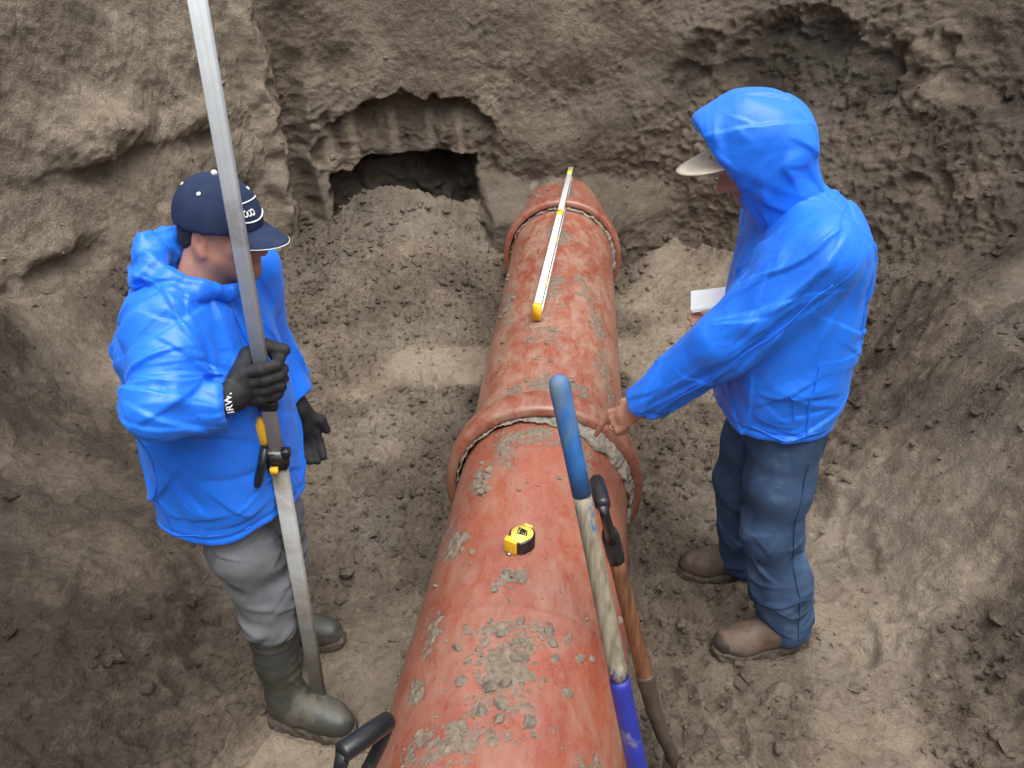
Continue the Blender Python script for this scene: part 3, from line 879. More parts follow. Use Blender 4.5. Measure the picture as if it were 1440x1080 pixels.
# ------------------------------------------------------------------ signed distance modelling for bodies and clothes
def V3(*a): return np.array(a, np.float32)
class Prim:
    def __init__(self, f, c, r): self.f, self.c, self.r = f, np.asarray(c, float), r
def cone(a, b, ra, rb):
    a = np.asarray(a, np.float32); b = np.asarray(b, np.float32)
    ba = b - a; L2 = float(ba @ ba) + 1e-9
    def f(P):
        q = P - a
        t = np.clip((q @ ba) / L2, 0, 1)
        return np.linalg.norm(q - t[:, None] * ba, axis=1) - (ra + (rb - ra) * t)
    return Prim(f, (a + b) / 2, math.sqrt(L2) / 2 + max(ra, rb))
def chain(pts, rad):
    return [cone(pts[i], pts[i + 1], rad[i], rad[i + 1]) for i in range(len(pts) - 1)]
def ell(c, r, R=None):
    c = np.asarray(c, np.float32); r = np.asarray(r, np.float32)
    Rm = None if R is None else np.asarray(R, np.float32)
    def f(P):
        q = P - c
        if Rm is not None: q = q @ Rm           # columns of R are the local axes
        k0 = np.linalg.norm(q / r, axis=1); k1 = np.linalg.norm(q / (r * r), axis=1) + 1e-6
        return k0 * (k0 - 1) / k1
    return Prim(f, c, float(max(r)))
def boxp(c, h, rd, R=None):
    c = np.asarray(c, np.float32); h = np.asarray(h, np.float32) - rd
    Rm = None if R is None else np.asarray(R, np.float32)
    def f(P):
        q = P - c
        if Rm is not None: q = q @ Rm
        q = np.abs(q) - h
        return np.linalg.norm(np.maximum(q, 0), axis=1) + np.minimum(q.max(1), 0) - rd
    return Prim(f, c, float(np.linalg.norm(h)) + rd)
def loft(sec, yaw=0.0, power=2.0):
    """stack of ellipses: (z, cx, cy, rx, ry)"""
    S = np.array(sec, np.float32); z = S[:, 0]
    cy_, sy_ = math.cos(yaw), math.sin(yaw)
    def f(P):
        zz = np.clip(P[:, 2], z[0], z[-1])
        cx, cy, rx, ry = (np.interp(zz, z, S[:, i]) for i in (1, 2, 3, 4))
        dx, dy = P[:, 0] - cx, P[:, 1] - cy
        u, v = dx * cy_ + dy * sy_, -dx * sy_ + dy * cy_
        k = (np.abs(u / rx) ** power + np.abs(v / ry) ** power) ** (1 / power)
        d = (k - 1) * np.minimum(rx, ry)
        dz = np.maximum(z[0] - P[:, 2], P[:, 2] - z[-1])
        return np.where((d > 0) & (dz > 0), np.hypot(d, dz), np.maximum(d, dz)).astype(np.float32)
    c = (S[:, 1].mean(), S[:, 2].mean(), (z[0] + z[-1]) / 2)
    return Prim(f, c, float((z[-1] - z[0]) / 2 + S[:, 3:].max() + np.ptp(S[:, 1]) + np.ptp(S[:, 2])))
def plane(p, n):
    n = np.asarray(n, np.float32); n = n / np.linalg.norm(n); p = np.asarray(p, np.float32)
    return Prim(lambda P: (P - p) @ n, p, 99.0)
def smin(a, b, k):
    if k <= 0: return np.minimum(a, b)
    h = np.clip(0.5 + 0.5 * (b - a) / k, 0, 1)
    return b + (a - b) * h - k * h * (1 - h)
def evals(P, ops, bc=None, br=0.0):
    d = np.full(len(P), 0.6, np.float32)
    for op in ops:
        kind, pr, k = op
        if kind == 'group':             # nested solid
            g = evals(P, pr, bc, br)
            d = smin(d, g, k)
            continue
        if bc is not None and kind in 'us' and np.linalg.norm(bc - pr.c) - pr.r - br > 0.12:
            continue
        v = pr.f(P)
        if kind == 'u': d = smin(d, v, k)
        elif kind == 's': d = -smin(-d, v, k)
        elif kind == 'i': d = -smin(-d, -v, k)
    return d
def axis_pts(lo, hi, coarse, fine=()):
    """grid coordinates, coarse spacing with finer intervals (a, b, step)"""
    out = [lo]
    while out[-1] < hi:
        x = out[-1]; st = coarse
        for a, b, s in fine:
            if a - coarse * 0.5 <= x < b: st = min(st, s)
        out.append(x + st)
    return np.array(out)
def surf(ops, xs, ys, zs, smooth=1):
    nx, ny, nz = len(xs), len(ys), len(zs)
    V = np.empty((nx, ny, nz), np.float32)
    B = 14
    for i in range(0, nx, B):
        for j in range(0, ny, B):
            for k in range(0, nz, B):
                X, Y, Z = xs[i:i + B], ys[j:j + B], zs[k:k + B]
                bc = np.array([(X[0] + X[-1]) / 2, (Y[0] + Y[-1]) / 2, (Z[0] + Z[-1]) / 2])
                br = 0.5 * math.sqrt((X[-1] - X[0]) ** 2 + (Y[-1] - Y[0]) ** 2 + (Z[-1] - Z[0]) ** 2)
                dc = evals(bc[None].astype(np.float32), ops, bc, br)[0]
                if abs(dc) > br * 1.6 + 0.03:
                    V[i:i + B, j:j + B, k:k + B] = dc
                    continue
                g = np.stack(np.meshgrid(X, Y, Z, indexing='ij'), -1).reshape(-1, 3).astype(np.float32)
                V[i:i + B, j:j + B, k:k + B] = evals(g, ops, bc, br).reshape(len(X), len(Y), len(Z))
    S = V < 0
    cnt = np.zeros((nx - 1, ny - 1, nz - 1), np.int8)
    for a in (0, 1):
        for b in (0, 1):
            for c in (0, 1):
                cnt += S[a:nx - 1 + a, b:ny - 1 + b, c:nz - 1 + c]
    act = (cnt > 0) & (cnt < 8)
    ijk = np.argwhere(act)
    idx = np.full(act.shape, -1, np.int32); idx[act] = np.arange(len(ijk))
    acc = np.zeros((len(ijk), 3)); num = np.zeros(len(ijk))
    cor = [(a, b, c) for a in (0, 1) for b in (0, 1) for c in (0, 1)]
    for A in cor:
        for ax in range(3):
            if A[ax]: continue
            Bc = list(A); Bc[ax] = 1
            va = V[ijk[:, 0] + A[0], ijk[:, 1] + A[1], ijk[:, 2] + A[2]]
            vb = V[ijk[:, 0] + Bc[0], ijk[:, 1] + Bc[1], ijk[:, 2] + Bc[2]]
            m = (va < 0) != (vb < 0)
            t = np.where(m, va / np.where(m, va - vb, 1), 0)
            p = np.array(A, float)[None].repeat(len(ijk), 0); p[:, ax] = t
            acc[m] += p[m]; num[m] += 1
    fr = acc / num[:, None]
    P = np.stack([c[ijk[:, d]] + fr[:, d] * (c[ijk[:, d] + 1] - c[ijk[:, d]]) for d, c in enumerate((xs, ys, zs))], 1)
    Q = []
    for ax in range(3):
        sl0 = [slice(None)] * 3; sl1 = [slice(None)] * 3
        sl0[ax] = slice(0, -1); sl1[ax] = slice(1, None)
        s0, s1 = S[tuple(sl0)], S[tuple(sl1)]
        e = np.argwhere(s0 != s1)
        o1, o2 = (ax + 1) % 3, (ax + 2) % 3
        lim = act.shape
        e = e[(e[:, o1] > 0) & (e[:, o2] > 0) & (e[:, o1] < lim[o1]) & (e[:, o2] < lim[o2])]
        def cell(d1, d2):
            c = e.copy(); c[:, o1] += d1; c[:, o2] += d2
            return idx[c[:, 0], c[:, 1], c[:, 2]]
        q = np.stack([cell(-1, -1), cell(0, -1), cell(0, 0), cell(-1, 0)], 1)
        ins = s0[e[:, 0], e[:, 1], e[:, 2]]
        q[~ins] = q[~ins][:, ::-1]
        Q.append(q)
    Q = np.concatenate(Q)
    Q = Q[(Q >= 0).all(1)]
    for _ in range(smooth):
        P = relax(P, Q)
    return P, Q
def largest(P, Q):
    """keep only the biggest connected piece"""
    lab = np.arange(len(P))
    for _ in range(400):
        m = lab[Q].min(1)
        new = lab.copy()
        for k in range(4): np.minimum.at(new, Q[:, k], m)
        new = new[new]
        if (new == lab).all(): break
        lab = new
    u, c = np.unique(lab, return_counts=True)
    keep = lab == u[c.argmax()]
    re_ = np.cumsum(keep) - 1
    return P[keep], re_[Q[keep[Q].all(1)]]
def relax(P, Q, w=0.5):
    acc = np.zeros_like(P); n = np.zeros(len(P))
    for a, b in ((0, 1), (1, 2), (2, 3), (3, 0)):
        for c in range(3):
            acc[:, c] += np.bincount(Q[:, a], P[Q[:, b], c], len(P)) + np.bincount(Q[:, b], P[Q[:, a], c], len(P))
        n += np.bincount(Q[:, a], minlength=len(P)) + np.bincount(Q[:, b], minlength=len(P))
    return P * (1 - w) + w * acc / np.maximum(n, 1)[:, None]
def vnormals(P, Q):
    fn = np.cross(P[Q[:, 2]] - P[Q[:, 0]], P[Q[:, 3]] - P[Q[:, 1]])
    N = np.zeros_like(P)
    for k in range(4):
        for c in range(3):
            N[:, c] += np.bincount(Q[:, k], fn[:, c], len(P))
    return N / (np.linalg.norm(N, axis=1)[:, None] + 1e-12)
def bounds(ops, pad=0.02):
    pr = []
    def walk(o):
        for k, p, _ in o:
            if k == 'group': walk(p)
            elif k == 'u': pr.append(p)
    walk(ops)
    lo = np.min([p.c - p.r for p in pr], 0) - pad; hi = np.max([p.c + p.r for p in pr], 0) + pad
    return lo, hi
def solid(ops, res, fine=((), (), ()), smooth=1, lo=None, hi=None):
    a, b = bounds(ops)
    if lo is not None: a = np.maximum(a, lo)
    if hi is not None: b = np.minimum(b, hi)
    return surf(ops, *[axis_pts(a[i], b[i], res, fine[i]) for i in range(3)], smooth=smooth)
def U(prs, k=0.0): return [('u', p, k) for p in prs]
def creases(P, N, amp, f, seed, stretch=(1, 1, 1), lim=1.0):
    """crisp nylon folds: flat facets meeting in ridges"""
    S = P * np.array(stretch)
    W = S + 0.10 * np.stack([perlin(S * f * 0.6, seed + 50), perlin(S * f * 0.6, seed + 51), perlin(S * f * 0.6, seed + 52)], 1)
    a = 1 - 2.2 * np.abs(perlin(W * f, seed)); b = 1 - 2.2 * np.abs(perlin(W * f * 2.1, seed + 3)); c = perlin(W * f * 0.45, seed + 6)
    return N * (amp * (0.55 * a + 0.28 * b + 0.55 * c) * lim)[:, None]
def folds(P, N, specs):
    """hand-placed folds: (p0, p1, width, height)"""
    D = np.zeros(len(P))
    for p0, p1, w, h in specs:
        p0 = np.array(p0); p1 = np.array(p1); ba = p1 - p0
        t = np.clip(((P - p0) @ ba) / (ba @ ba), 0, 1)
        e = np.linalg.norm(P - p0 - t[:, None] * ba, axis=1)
        D += h * (0.75 * np.exp(-e / (w * 0.8)) + 0.25 * np.exp(-(e / w) ** 2)) * (0.4 + 0.6 * np.sin(PI * np.clip(t, 0.05, 0.95)))
    return N * D[:, None]
def cloth_folds(P, N, n, seed, dirf, mul, mask=None, ls=1.0, ws=1.0):
    """many short crisp creases, steep on one side and falling away slowly on the other"""
    r = np.random.default_rng(seed)
    pool = np.arange(len(P)) if mask is None else np.nonzero(mask)[0]
    D = np.zeros(len(P))
    for i in r.choice(pool, n):
        c, nn = P[i], N[i]
        t = np.asarray(dirf(c), float) + 0.42 * r.normal(size=3)
        t = t - nn * (t @ nn); t /= np.linalg.norm(t) + 1e-9
        b = np.cross(nn, t) * (1 if r.random() < 0.5 else -1)
        L = ls * r.uniform(0.035, 0.13); w1 = r.uniform(0.003, 0.008); w2 = ws * r.uniform(0.020, 0.060)
        h = mul * r.uniform(0.0025, 0.0075) * (1 if r.random() < 0.68 else -0.8)
        cv = r.normal() * 1.2
        sel = np.nonzero((np.abs(P - c) < L + 0.01).all(1))[0]
        q = P[sel] - c
        u = q @ t; v = q @ b + cv * u * u
        tent = np.clip(np.where(v > 0, 1 - v / w2, 1 + v / w1), 0, 1)
        win = np.clip(1 - (u / L) ** 2, 0, 1)
        D[sel] += h * tent * win * np.clip(N[sel] @ nn, 0, 1)
    return N * D[:, None]
def rot_axes(fwd, upv=(0, 0, 1)):
    """columns: forward, left, up"""
    f = np.array(fwd, float); f /= np.linalg.norm(f)
    l = np.cross(np.array(upv, float), f); l /= np.linalg.norm(l)
    return np.stack([f, l, np.cross(f, l)], 1)

# ------------------------------------------------------------------ people
_ell, _cone = ell, cone
def head_ops(c, A, hs=0.9):
    """c: centre between the ears; A columns forward, left, up"""
    c = np.array(c, float)
    W = lambda x, y, z: c + hs * (A @ np.array((x, y, z)))
    ell = lambda c_, r_, R_=None: _ell(c_, np.array(r_) * hs, R_)
    cone = lambda a_, b_, ra, rb: _cone(a_, b_, ra * hs, rb * hs)
    ops = [('u', ell(W(-0.012, 0, 0.035), (0.100, 0.078, 0.092), A), 0.0),
           ('u', ell(W(0.030, 0, -0.038), (0.066, 0.060, 0.078), A), 0.03),
           ('u', cone(W(0.020, 0.046, -0.060), W(0.076, 0.014, -0.098), 0.022, 0.018), 0.03),
           ('u', cone(W(0.020, -0.046, -0.060), W(0.076, -0.014, -0.098), 0.022, 0.018), 0.03),
           ('u', cone(W(0.082, -0.030, 0.026), W(0.082, 0.030, 0.026), 0.012, 0.012), 0.02),
           ('u', cone(W(0.062, 0.042, -0.018), W(0.070, 0.034, -0.022), 0.016, 0.014), 0.02),
           ('u', cone(W(0.062, -0.042, -0.018), W(0.070, -0.034, -0.022), 0.016, 0.014), 0.02),
           ('s', ell(W(0.094, 0.032, 0.005), (0.016, 0.017, 0.011), A), 0.012),
           ('s', ell(W(0.094, -0.032, 0.005), (0.016, 0.017, 0.011), A), 0.012),
           ('u', ell(W(0.077, 0.031, 0.004), (0.012, 0.012, 0.012), A), 0.002),
           ('u', ell(W(0.077, -0.031, 0.004), (0.012, 0.012, 0.012), A), 0.002),
           ('u', cone(W(0.090, 0, 0.012), W(0.116, 0, -0.028), 0.008, 0.0125), 0.012),
           ('u', ell(W(0.104, 0.012, -0.033), (0.010, 0.008, 0.008), A), 0.008),
           ('u', ell(W(0.104, -0.012, -0.033), (0.010, 0.008, 0.008), A), 0.008),
           ('u', cone(W(0.088, -0.020, -0.060), W(0.088, 0.020, -0.060), 0.006, 0.006), 0.008),
           ('u', cone(W(0.086, -0.018, -0.070), W(0.086, 0.018, -0.070), 0.007, 0.007), 0.008),
           ('s', cone(W(0.098, -0.022, -0.0655), W(0.098, 0.022, -0.0655), 0.003, 0.003), 0.004)]
    for s in (-1, 1):
        ops += [('u', ell(W(-0.012, s * 0.080, -0.004), (0.019, 0.010, 0.032), A), 0.008),
                ('s', ell(W(-0.006, s * 0.092, -0.002), (0.010, 0.010, 0.018), A), 0.006),
                ('u', ell(W(-0.004, s * 0.078, -0.033), (0.010, 0.009, 0.010), A), 0.006)]
    return ops, W

def paint_head(me, P, c, A):
    L = (P - np.array(c)) @ A
    x, y, z = L[:, 0], L[:, 1], L[:, 2]
    near = np.linalg.norm(L, axis=1) < 0.19
    st = sst(-0.030, -0.055, z) * sst(-0.02, 0.03, x + 0.3 * np.abs(y)) * sst(-0.14, -0.10, z) * near
    st *= 1 - 0.8 * np.exp(-((z + 0.065) / 0.010) ** 2) * (np.abs(y) < 0.024)
    ear = np.exp(-((np.abs(y) - 0.088) / 0.016) ** 2) * (np.abs(z) < 0.05) * near
    nose = np.exp(-(((x - 0.112) / 0.025) ** 2 + (y / 0.02) ** 2 + ((z + 0.03) / 0.02) ** 2)) * near
    lips = np.exp(-((z + 0.065) / 0.011) ** 2) * (np.abs(y) < 0.026) * (x > 0.07) * near
    attr(me, 'stubble', np.clip(st, 0, 1))
    attr(me, 'flush', np.clip(0.7 * ear + nose + lips * 0.8, 0, 1))

def foot_ops(heel, yaw, L=0.27, wid=1.0):
    heel = np.array(heel, float); f = np.array((math.cos(yaw), math.sin(yaw), 0)); l = np.array((-f[1], f[0], 0)); up = np.array((0, 0, 1.0))
    W = lambda x, y, z: heel + f * x * (L / 0.27) + l * y * wid + up * z
    ops = U([cone(W(0.035, 0, 0.050), W(0.09, 0, 0.05), 0.038, 0.040), cone(W(0.09, 0, 0.05), W(0.185, 0.006, 0.042), 0.042, 0.048),
             cone(W(0.185, 0.006, 0.042), W(0.228, 0.0, 0.040), 0.048, 0.040), cone(W(0.05, 0, 0.11), W(0.15, 0, 0.066), 0.046, 0.044)], 0.03)
    ops.append(('i', plane(W(0, 0, 0.012), (0, 0, -1)), 0.0))
    return ops, W

def sole_ops(W):
    ops = U([cone(W(0.035, 0, 0.0), W(0.09, 0, 0.0), 0.046, 0.046), cone(W(0.09, 0, 0.0), W(0.185, 0.006, 0.0), 0.046, 0.056), cone(W(0.185, 0.006, 0.0), W(0.23, 0, 0.0), 0.056, 0.047)], 0.01)
    z = W(0, 0, 0)[2]
    return ops + [('i', plane((0, 0, z + 0.026), (0, 0, 1)), 0.006), ('i', plane((0, 0, z - 0.022), (0, 0, -1)), 0.0)]

def put(name, P, Q, mat, parent):
    return add(name, mesh_np(name, P, Q), M[mat], parent)

def foot_pair(person, heel, yaw, L, mat, part, shaft=None, toe=None):
    ops, W = foot_ops(heel, yaw, L)
    if shaft: ops = ops + shaft
    P, Q = solid(ops, 0.006)
    N = vnormals(P, Q)
    P = P + N * (0.0025 * fbm(P, 16, 2, 0.5, 400))[:, None]
    if shaft:       # rubber creases round the ankle
        lim = sst(0.12, 0.17, P[:, 2]) * sst(0.36, 0.26, P[:, 2])
        P = P + N * (0.005 * lim * perlin(P * np.array((10, 10, 42)), 403))[:, None]
        rib = np.exp(-((P[:, 2] - 0.375) / 0.006) ** 2) + np.exp(-((P[:, 2] - 0.345) / 0.005) ** 2)
        P = P + N * (0.003 * rib)[:, None]
    b = put(part, P, Q, mat, person)
    P, Q = solid(sole_ops(W), 0.006)
    N = vnormals(P, Q)
    P = P + N * (0.005 * billow(P, 28, 2, 0.6, 405))[:, None]
    put('sole', P, Q, 'muddysole', b)
    if toe:
        t = U([cone(W(0.178, 0.006, 0.041), W(0.228, 0, 0.039), 0.0505, 0.0425)], 0) + [('i', plane(W(0.165, 0, 0), -(W(1, 0, 0) - W(0, 0, 0))), 0.0), ('i', plane(W(0, 0, 0.014), (0, 0, -1)), 0)]
        P, Q = solid(t, 0.005)
        put('toe_cap', P, Q, toe, b)
    return b

def surf_line(name, path, P, N, r, mat, parent, n=56):
    """thin raised line lying on a cloth surface, found nearest to a rough path"""
    path = [np.array(p, float) for p in path]
    out = []
    for k in range(n):
        f = k / (n - 1) * (len(path) - 1); i = min(int(f), len(path) - 2)
        q = path[i] + (path[i + 1] - path[i]) * (f - i)
        w = (P - q) * np.array((1.6, 1.0, 1.6))
        m = int(np.argmin(np.einsum('ij,ij->i', w, w)))
        out.append(P[m] + N[m] * r * 0.35)
    out = np.array(out)
    out = np.array([out[max(0, i - 5):i + 6].mean(0) for i in range(n)])
    bm = bmesh.new(); sweep(bm, [tuple(p) for p in out], [r] * n, 6)
    return bm_obj(name, bm, M[mat], parent)

def text_mesh(s, size):
    cu = bpy.data.curves.new('txt', 'FONT')
    cu.body = s; cu.size = size; cu.extrude = 0.0008; cu.offset = size * 0.012
    cu.align_x = 'CENTER'; cu.align_y = 'CENTER'
    ob = bpy.data.objects.new('txt', cu); COL.objects.link(ob)
    bpy.context.view_layer.update()
    me = bpy.data.meshes.new_from_object(ob.evaluated_get(bpy.context.evaluated_depsgraph_get()))
    bpy.data.objects.remove(ob); bpy.data.curves.remove(cu)
    return me

# ================= man with the rod (left) =================
def left_man():
    pr = root('person', (-0.68, 1.62, 0.0), 'man in blue rain jacket, navy cap and rubber boots gripping the tall rod', 'person', 'two men in blue rain jackets')
    yaw = math.radians(-17)
    F = np.array((math.cos(yaw), math.sin(yaw), 0)); Lf = np.array((-F[1], F[0], 0)); Z = np.array((0, 0, 1.0))
    hc = np.array((-0.634, 1.640, 1.505))
    A = rot_axes(F * 0.99 + Z * -0.13)
    hs = 0.85
    hops, HW = head_ops(hc, A, hs)
    T = lambda *a: tuple(hs * v for v in a)
    O = lambda f, l, z: np.array((-0.735, 1.62, z)) + F * f + Lf * l
    neck = [('u', cone(HW(-0.022, 0, -0.03), O(0.035, 0, 1.36), 0.056, 0.062), 0.03)]
    RS, RE, RW = np.array((-0.728, 1.500, 1.345)), np.array((-0.738, 1.370, 1.205)), np.array((-0.614, 1.430, 1.190))
    LS, LE, LW = O(0.03, 0.19, 1.355), np.array((-0.668, 1.84, 1.10)), np.array((-0.598, 1.810, 0.955))
    core = [('u', loft([(0.80, -0.715, 1.62, 0.085, 0.13), (0.95, -0.73, 1.62, 0.105, 0.14), (1.25, -0.73, 1.62, 0.10, 0.14), (1.36, -0.725, 1.625, 0.07, 0.12)], yaw), 0.04)]
    core += U(chain([RS, RE, RW - (RW - RE) * 0.15], [0.048, 0.036, 0.016]) + chain([LS, LE, LW - (LW - LE) * 0.15], [0.048, 0.040, 0.018]), 0.01)
    knR, ankR = np.array((-0.672, 1.548, 0.52)), np.array((-0.668, 1.52, 0.12))
    knL, ankL = np.array((-0.690, 1.74, 0.52)), np.array((-0.735, 1.78, 0.12))
    hipR, hipL = O(0.035, -0.075, 0.84), O(0.03, 0.08, 0.84)
    core += U(chain([hipR, knR, ankR], [0.075, 0.05, 0.035]) + chain([hipL, knL, ankL], [0.075, 0.05, 0.035]), 0.03)
    fr = (((-0.80, -0.50, 0.0036),), ((1.54, 1.75, 0.0036),), ((1.38, 1.64, 0.0036),))
    P, Q = solid(hops + neck + core, 0.018, fr, smooth=1)
    b = put('body', P, Q, 'skin', pr)
    paint_head(b.data, P, hc, A)
    # hair under the cap
    hair = [('u', ell(HW(-0.014, 0, 0.033), T(0.104, 0.0825, 0.095), A), 0), ('u', ell(HW(-0.055, 0, -0.02), T(0.060, 0.070, 0.060), A), 0.02),
            ('s', plane(HW(0.006, 0, 0), -A[:, 0] + 0.0 * A[:, 2]), 0.004),
            ('s', ell(HW(-0.004, -0.085, -0.018), T(0.020, 0.02, 0.040), A), 0.004), ('s', ell(HW(-0.004, 0.085, -0.018), T(0.020, 0.02, 0.040), A), 0.004),
            ('s', plane(HW(-0.05, 0, -0.065), A[:, 2] + 0.35 * A[:, 0]), 0.006)]
    P, Q = solid(hair, 0.0045)
    P = P + vnormals(P, Q) * (0.0015 * perlin(P * 130, 8))[:, None]
    put('hair', P, Q, 'hair', pr)
    # cap
    cap = [('u', ell(HW(-0.010, 0, 0.036), T(0.117, 0.096, 0.114), A), 0), ('i', plane(HW(0, 0, 0.024), -A[:, 2] + 0.04 * A[:, 0]), 0.0), ('s', ell(HW(-0.010, 0, 0.026), T(0.107, 0.086, 0.104), A), 0)]
    P, Q = solid(cap, 0.0045)
    N = vnormals(P, Q)
    Lc = (P - HW(-0.010, 0, 0.036)) @ A / hs
    th = np.arctan2(Lc[:, 1], Lc[:, 0])
    seam = np.abs(((th / (PI / 3) + 0.5) % 1) - 0.5) * (PI / 3) * np.hypot(Lc[:, 0], Lc[:, 1])
    P = P - N * (0.0018 * np.exp(-(seam / 0.004) ** 2))[:, None]
    cp = put('cap', P, Q, 'navy', pr)
    # visor
    bm = bmesh.new(); rows = []
    nu, nv = 18, 8
    for top in (0, 1):
        g = []
        for i in range(nu + 1):
            t = -0.78 + 1.56 * i / nu
            r0 = np.array((0.102 * math.cos(t) - 0.010, 0.088 * math.sin(t), 0.036 - 0.004))
            ext = 0.082 * max(0.0, math.cos(t * 2.01)) ** 0.45
            row = []
            for j in range(nv + 1):
                w = j / nv
                p = r0 + np.array((ext * w + 0.010, 0.025 * w * math.sin(t), -0.010 * w * w - 0.012 * (math.sin(t) ** 2) * w - 0.012 * w - (0.003 if not top else 0)))
                row.append(bm.verts.new(HW(*p)))
            g.append(row)
        rows.append(g)
    for top in (0, 1):
        g = rows[top]
        for i in range(nu):
            for j in range(nv):
                f = (g[i][j], g[i + 1][j], g[i + 1][j + 1], g[i][j + 1])
                bm.faces.new(f if top else f[::-1])
    per0 = [rows[0][i][nv] for i in range(nu + 1)]; per1 = [rows[1][i][nv] for i in range(nu + 1)]
    for i in range(nu):
        bm.faces.new((per0[i], per0[i + 1], per1[i + 1], per1[i]))
    vz = bm_obj('visor', bm, M['navy'], cp)
    # pale edging of the visor
    bm = bmesh.new()
    pts = [np.array(v.co[:]) if False else None for v in []]
    edge = []
    for i in range(nu + 1):
        t = -0.74 + 1.48 * i / nu
        ext = 0.082 * max(0.0, math.cos(t * 2.01)) ** 0.45
        edge.append(HW(0.102 * math.cos(t) - 0.010 + ext + 0.0105, 0.088 * math.sin(t) + 0.025 * math.sin(t), 0.032 - 0.022 - 0.012 * math.sin(t) ** 2 - 0.0015))
    sweep(bm, edge, [0.0009] * len(edge), 6)
    bm_obj('edging', bm, M['white'], vz)
    def on_cap(th, ph, off=0.0012):
        d = np.array((math.cos(ph) * math.cos(th) * 0.117, math.cos(ph) * math.sin(th) * 0.096, math.sin(ph) * 0.114))
        return HW(*(np.array((-0.010, 0, 0.036)) + d * (1 + off / 0.1)))
    bm = bmesh.new()
    bmesh.ops.create_icosphere(bm, subdivisions=2, radius=0.0068, matrix=Matrix.Translation(Vector(on_cap(0, PI / 2))))
    bm_obj('button', bm, M['white'], cp)
    for th in (PI / 6, -PI / 6, -PI / 2, -5 * PI / 6, PI / 2, 5 * PI / 6):
        bm = bmesh.new()
        p = on_cap(th, 0.80, 0.0005)
        mtx = Matrix.Translation(Vector(p)) @ Vector(p - HW(-0.01, 0, 0.036)).to_track_quat('Z', 'Y').to_matrix().to_4x4() @ Matrix.Diagonal((1, 1, 0.35, 1))
        bmesh.ops.create_icosphere(bm, subdivisions=2, radius=0.0048, matrix=mtx)
        bm_obj('eyelet', bm, M['white'], cp)
    # embroidered emblem: two bowed lines with a scribbled name between
    def stroke(pts, r, name):
        bm = bmesh.new(); sweep(bm, [on_cap(*p) for p in pts], [r] * len(pts), 6); bm_obj(name, bm, M['white'], cp)
    stroke([(t, 0.56 + 0.05 * math.cos(t * 2.2)) for t in np.linspace(-0.75, 0.55, 14)], 0.0015, 'emblem_line')
    stroke([(t, 0.17 + 0.09 * (t + 0.1) ** 2 * 2) for t in np.linspace(-0.75, 0.55, 14)], 0.0018, 'emblem_line')
    for k, t0 in enumerate((-0.50, -0.36, -0.24, -0.12)):
        rr = 0.085 if k == 0 else 0.055
        stroke([(t0 + rr * math.cos(a), 0.37 + rr * 1.15 * math.sin(a)) for a in np.linspace(0.3 + k, 0.3 + k + 5.4, 14)], 0.0017, 'emblem_letter')
    # ---- jacket
    JW = RW + (RW - RE) * -0.10
    sleeveR = U(chain([RS + (-0.005, 0.01, 0.005), RE, RW], [0.076, 0.058, 0.046]), 0.03)
    wd = (RW - RE) / np.linalg.norm(RW - RE)
    sleeveR.append(('i', plane(RW - wd * 0.022, wd), 0.006))
    sleeveR.append(('s', cone(RW - wd * 0.07, RW + wd * 0.08, 0.037, 0.040), 0.0))
    sleeveL = U(chain([LS, LE, LW], [0.082, 0.068, 0.056]), 0.04)
    wl_ = (LW - LE) / np.linalg.norm(LW - LE)
    sleeveL.append(('i', plane(LW - wl_ * 0.01, wl_), 0.006))
    torso = loft([(0.785, -0.735, 1.62, 0.166, 0.192), (0.86, -0.732, 1.62, 0.166, 0.195), (0.98, -0.728, 1.62, 0.163, 0.198), (1.12, -0.726, 1.62, 0.158, 0.198), (1.26, -0.727, 1.62, 0.138, 0.192),
                  (1.345, -0.728, 1.62, 0.114, 0.172), (1.40, -0.733, 1.62, 0.088, 0.135), (1.44, -0.72, 1.622, 0.062, 0.08)], yaw, 2.3)
    inner = loft([(0.74, -0.735, 1.62, 0.149, 0.175), (0.90, -0.732, 1.62, 0.142, 0.170)], yaw, 2.3)
    hood = []
    ring = [O(0.120, -0.010, 1.392), O(0.085, -0.066, 1.412), O(0.03, -0.088, 1.428), O(-0.015, -0.082, 1.442), O(-0.036, -0.030, 1.466), O(-0.036, 0.030, 1.466), O(-0.015, 0.082, 1.442), O(0.03, 0.088, 1.428), O(0.085, 0.066, 1.412), O(0.120, 0.010, 1.392)]
    hood += U(chain(ring, [0.014, 0.018, 0.022, 0.027, 0.032, 0.032, 0.027, 0.022, 0.018, 0.014]), 0.02)
    hood += [('u', ell(O(-0.060, 0, 1.405), (0.045, 0.090, 0.045)), 0.03)]
    hood += [('s', cone(O(0.05, 0, 1.36), HW(-0.03, 0, -0.02), 0.066, 0.075), 0.012)]
    ops = [('u', torso, 0.0), ('group', sleeveR, 0.036), ('group', sleeveL, 0.03)]
    ops += [('s', inner, 0.0), ('s', cone(O(0.04, 0, 1.40), O(0.05, 0, 1.60), 0.060, 0.075), 0.01)]
    P, Q = solid(ops, 0.0044, smooth=2)
    N = vnormals(P, Q)
    dR = np.min([np.linalg.norm(P - (RS + (RE - RS) * t), axis=1) for t in np.linspace(0.2, 1, 6)] + [np.linalg.norm(P - (RE + (RW - RE) * t), axis=1) for t in np.linspace(0, 1, 6)], 0)
    arm = sst(0.14, 0.09, dR)
    low = sst(1.2, 0.8, P[:, 2])
    D = creases(P, N, 0.007, 5, 500, (1, 1, 0.55), 0.6 + 0.3 * arm)
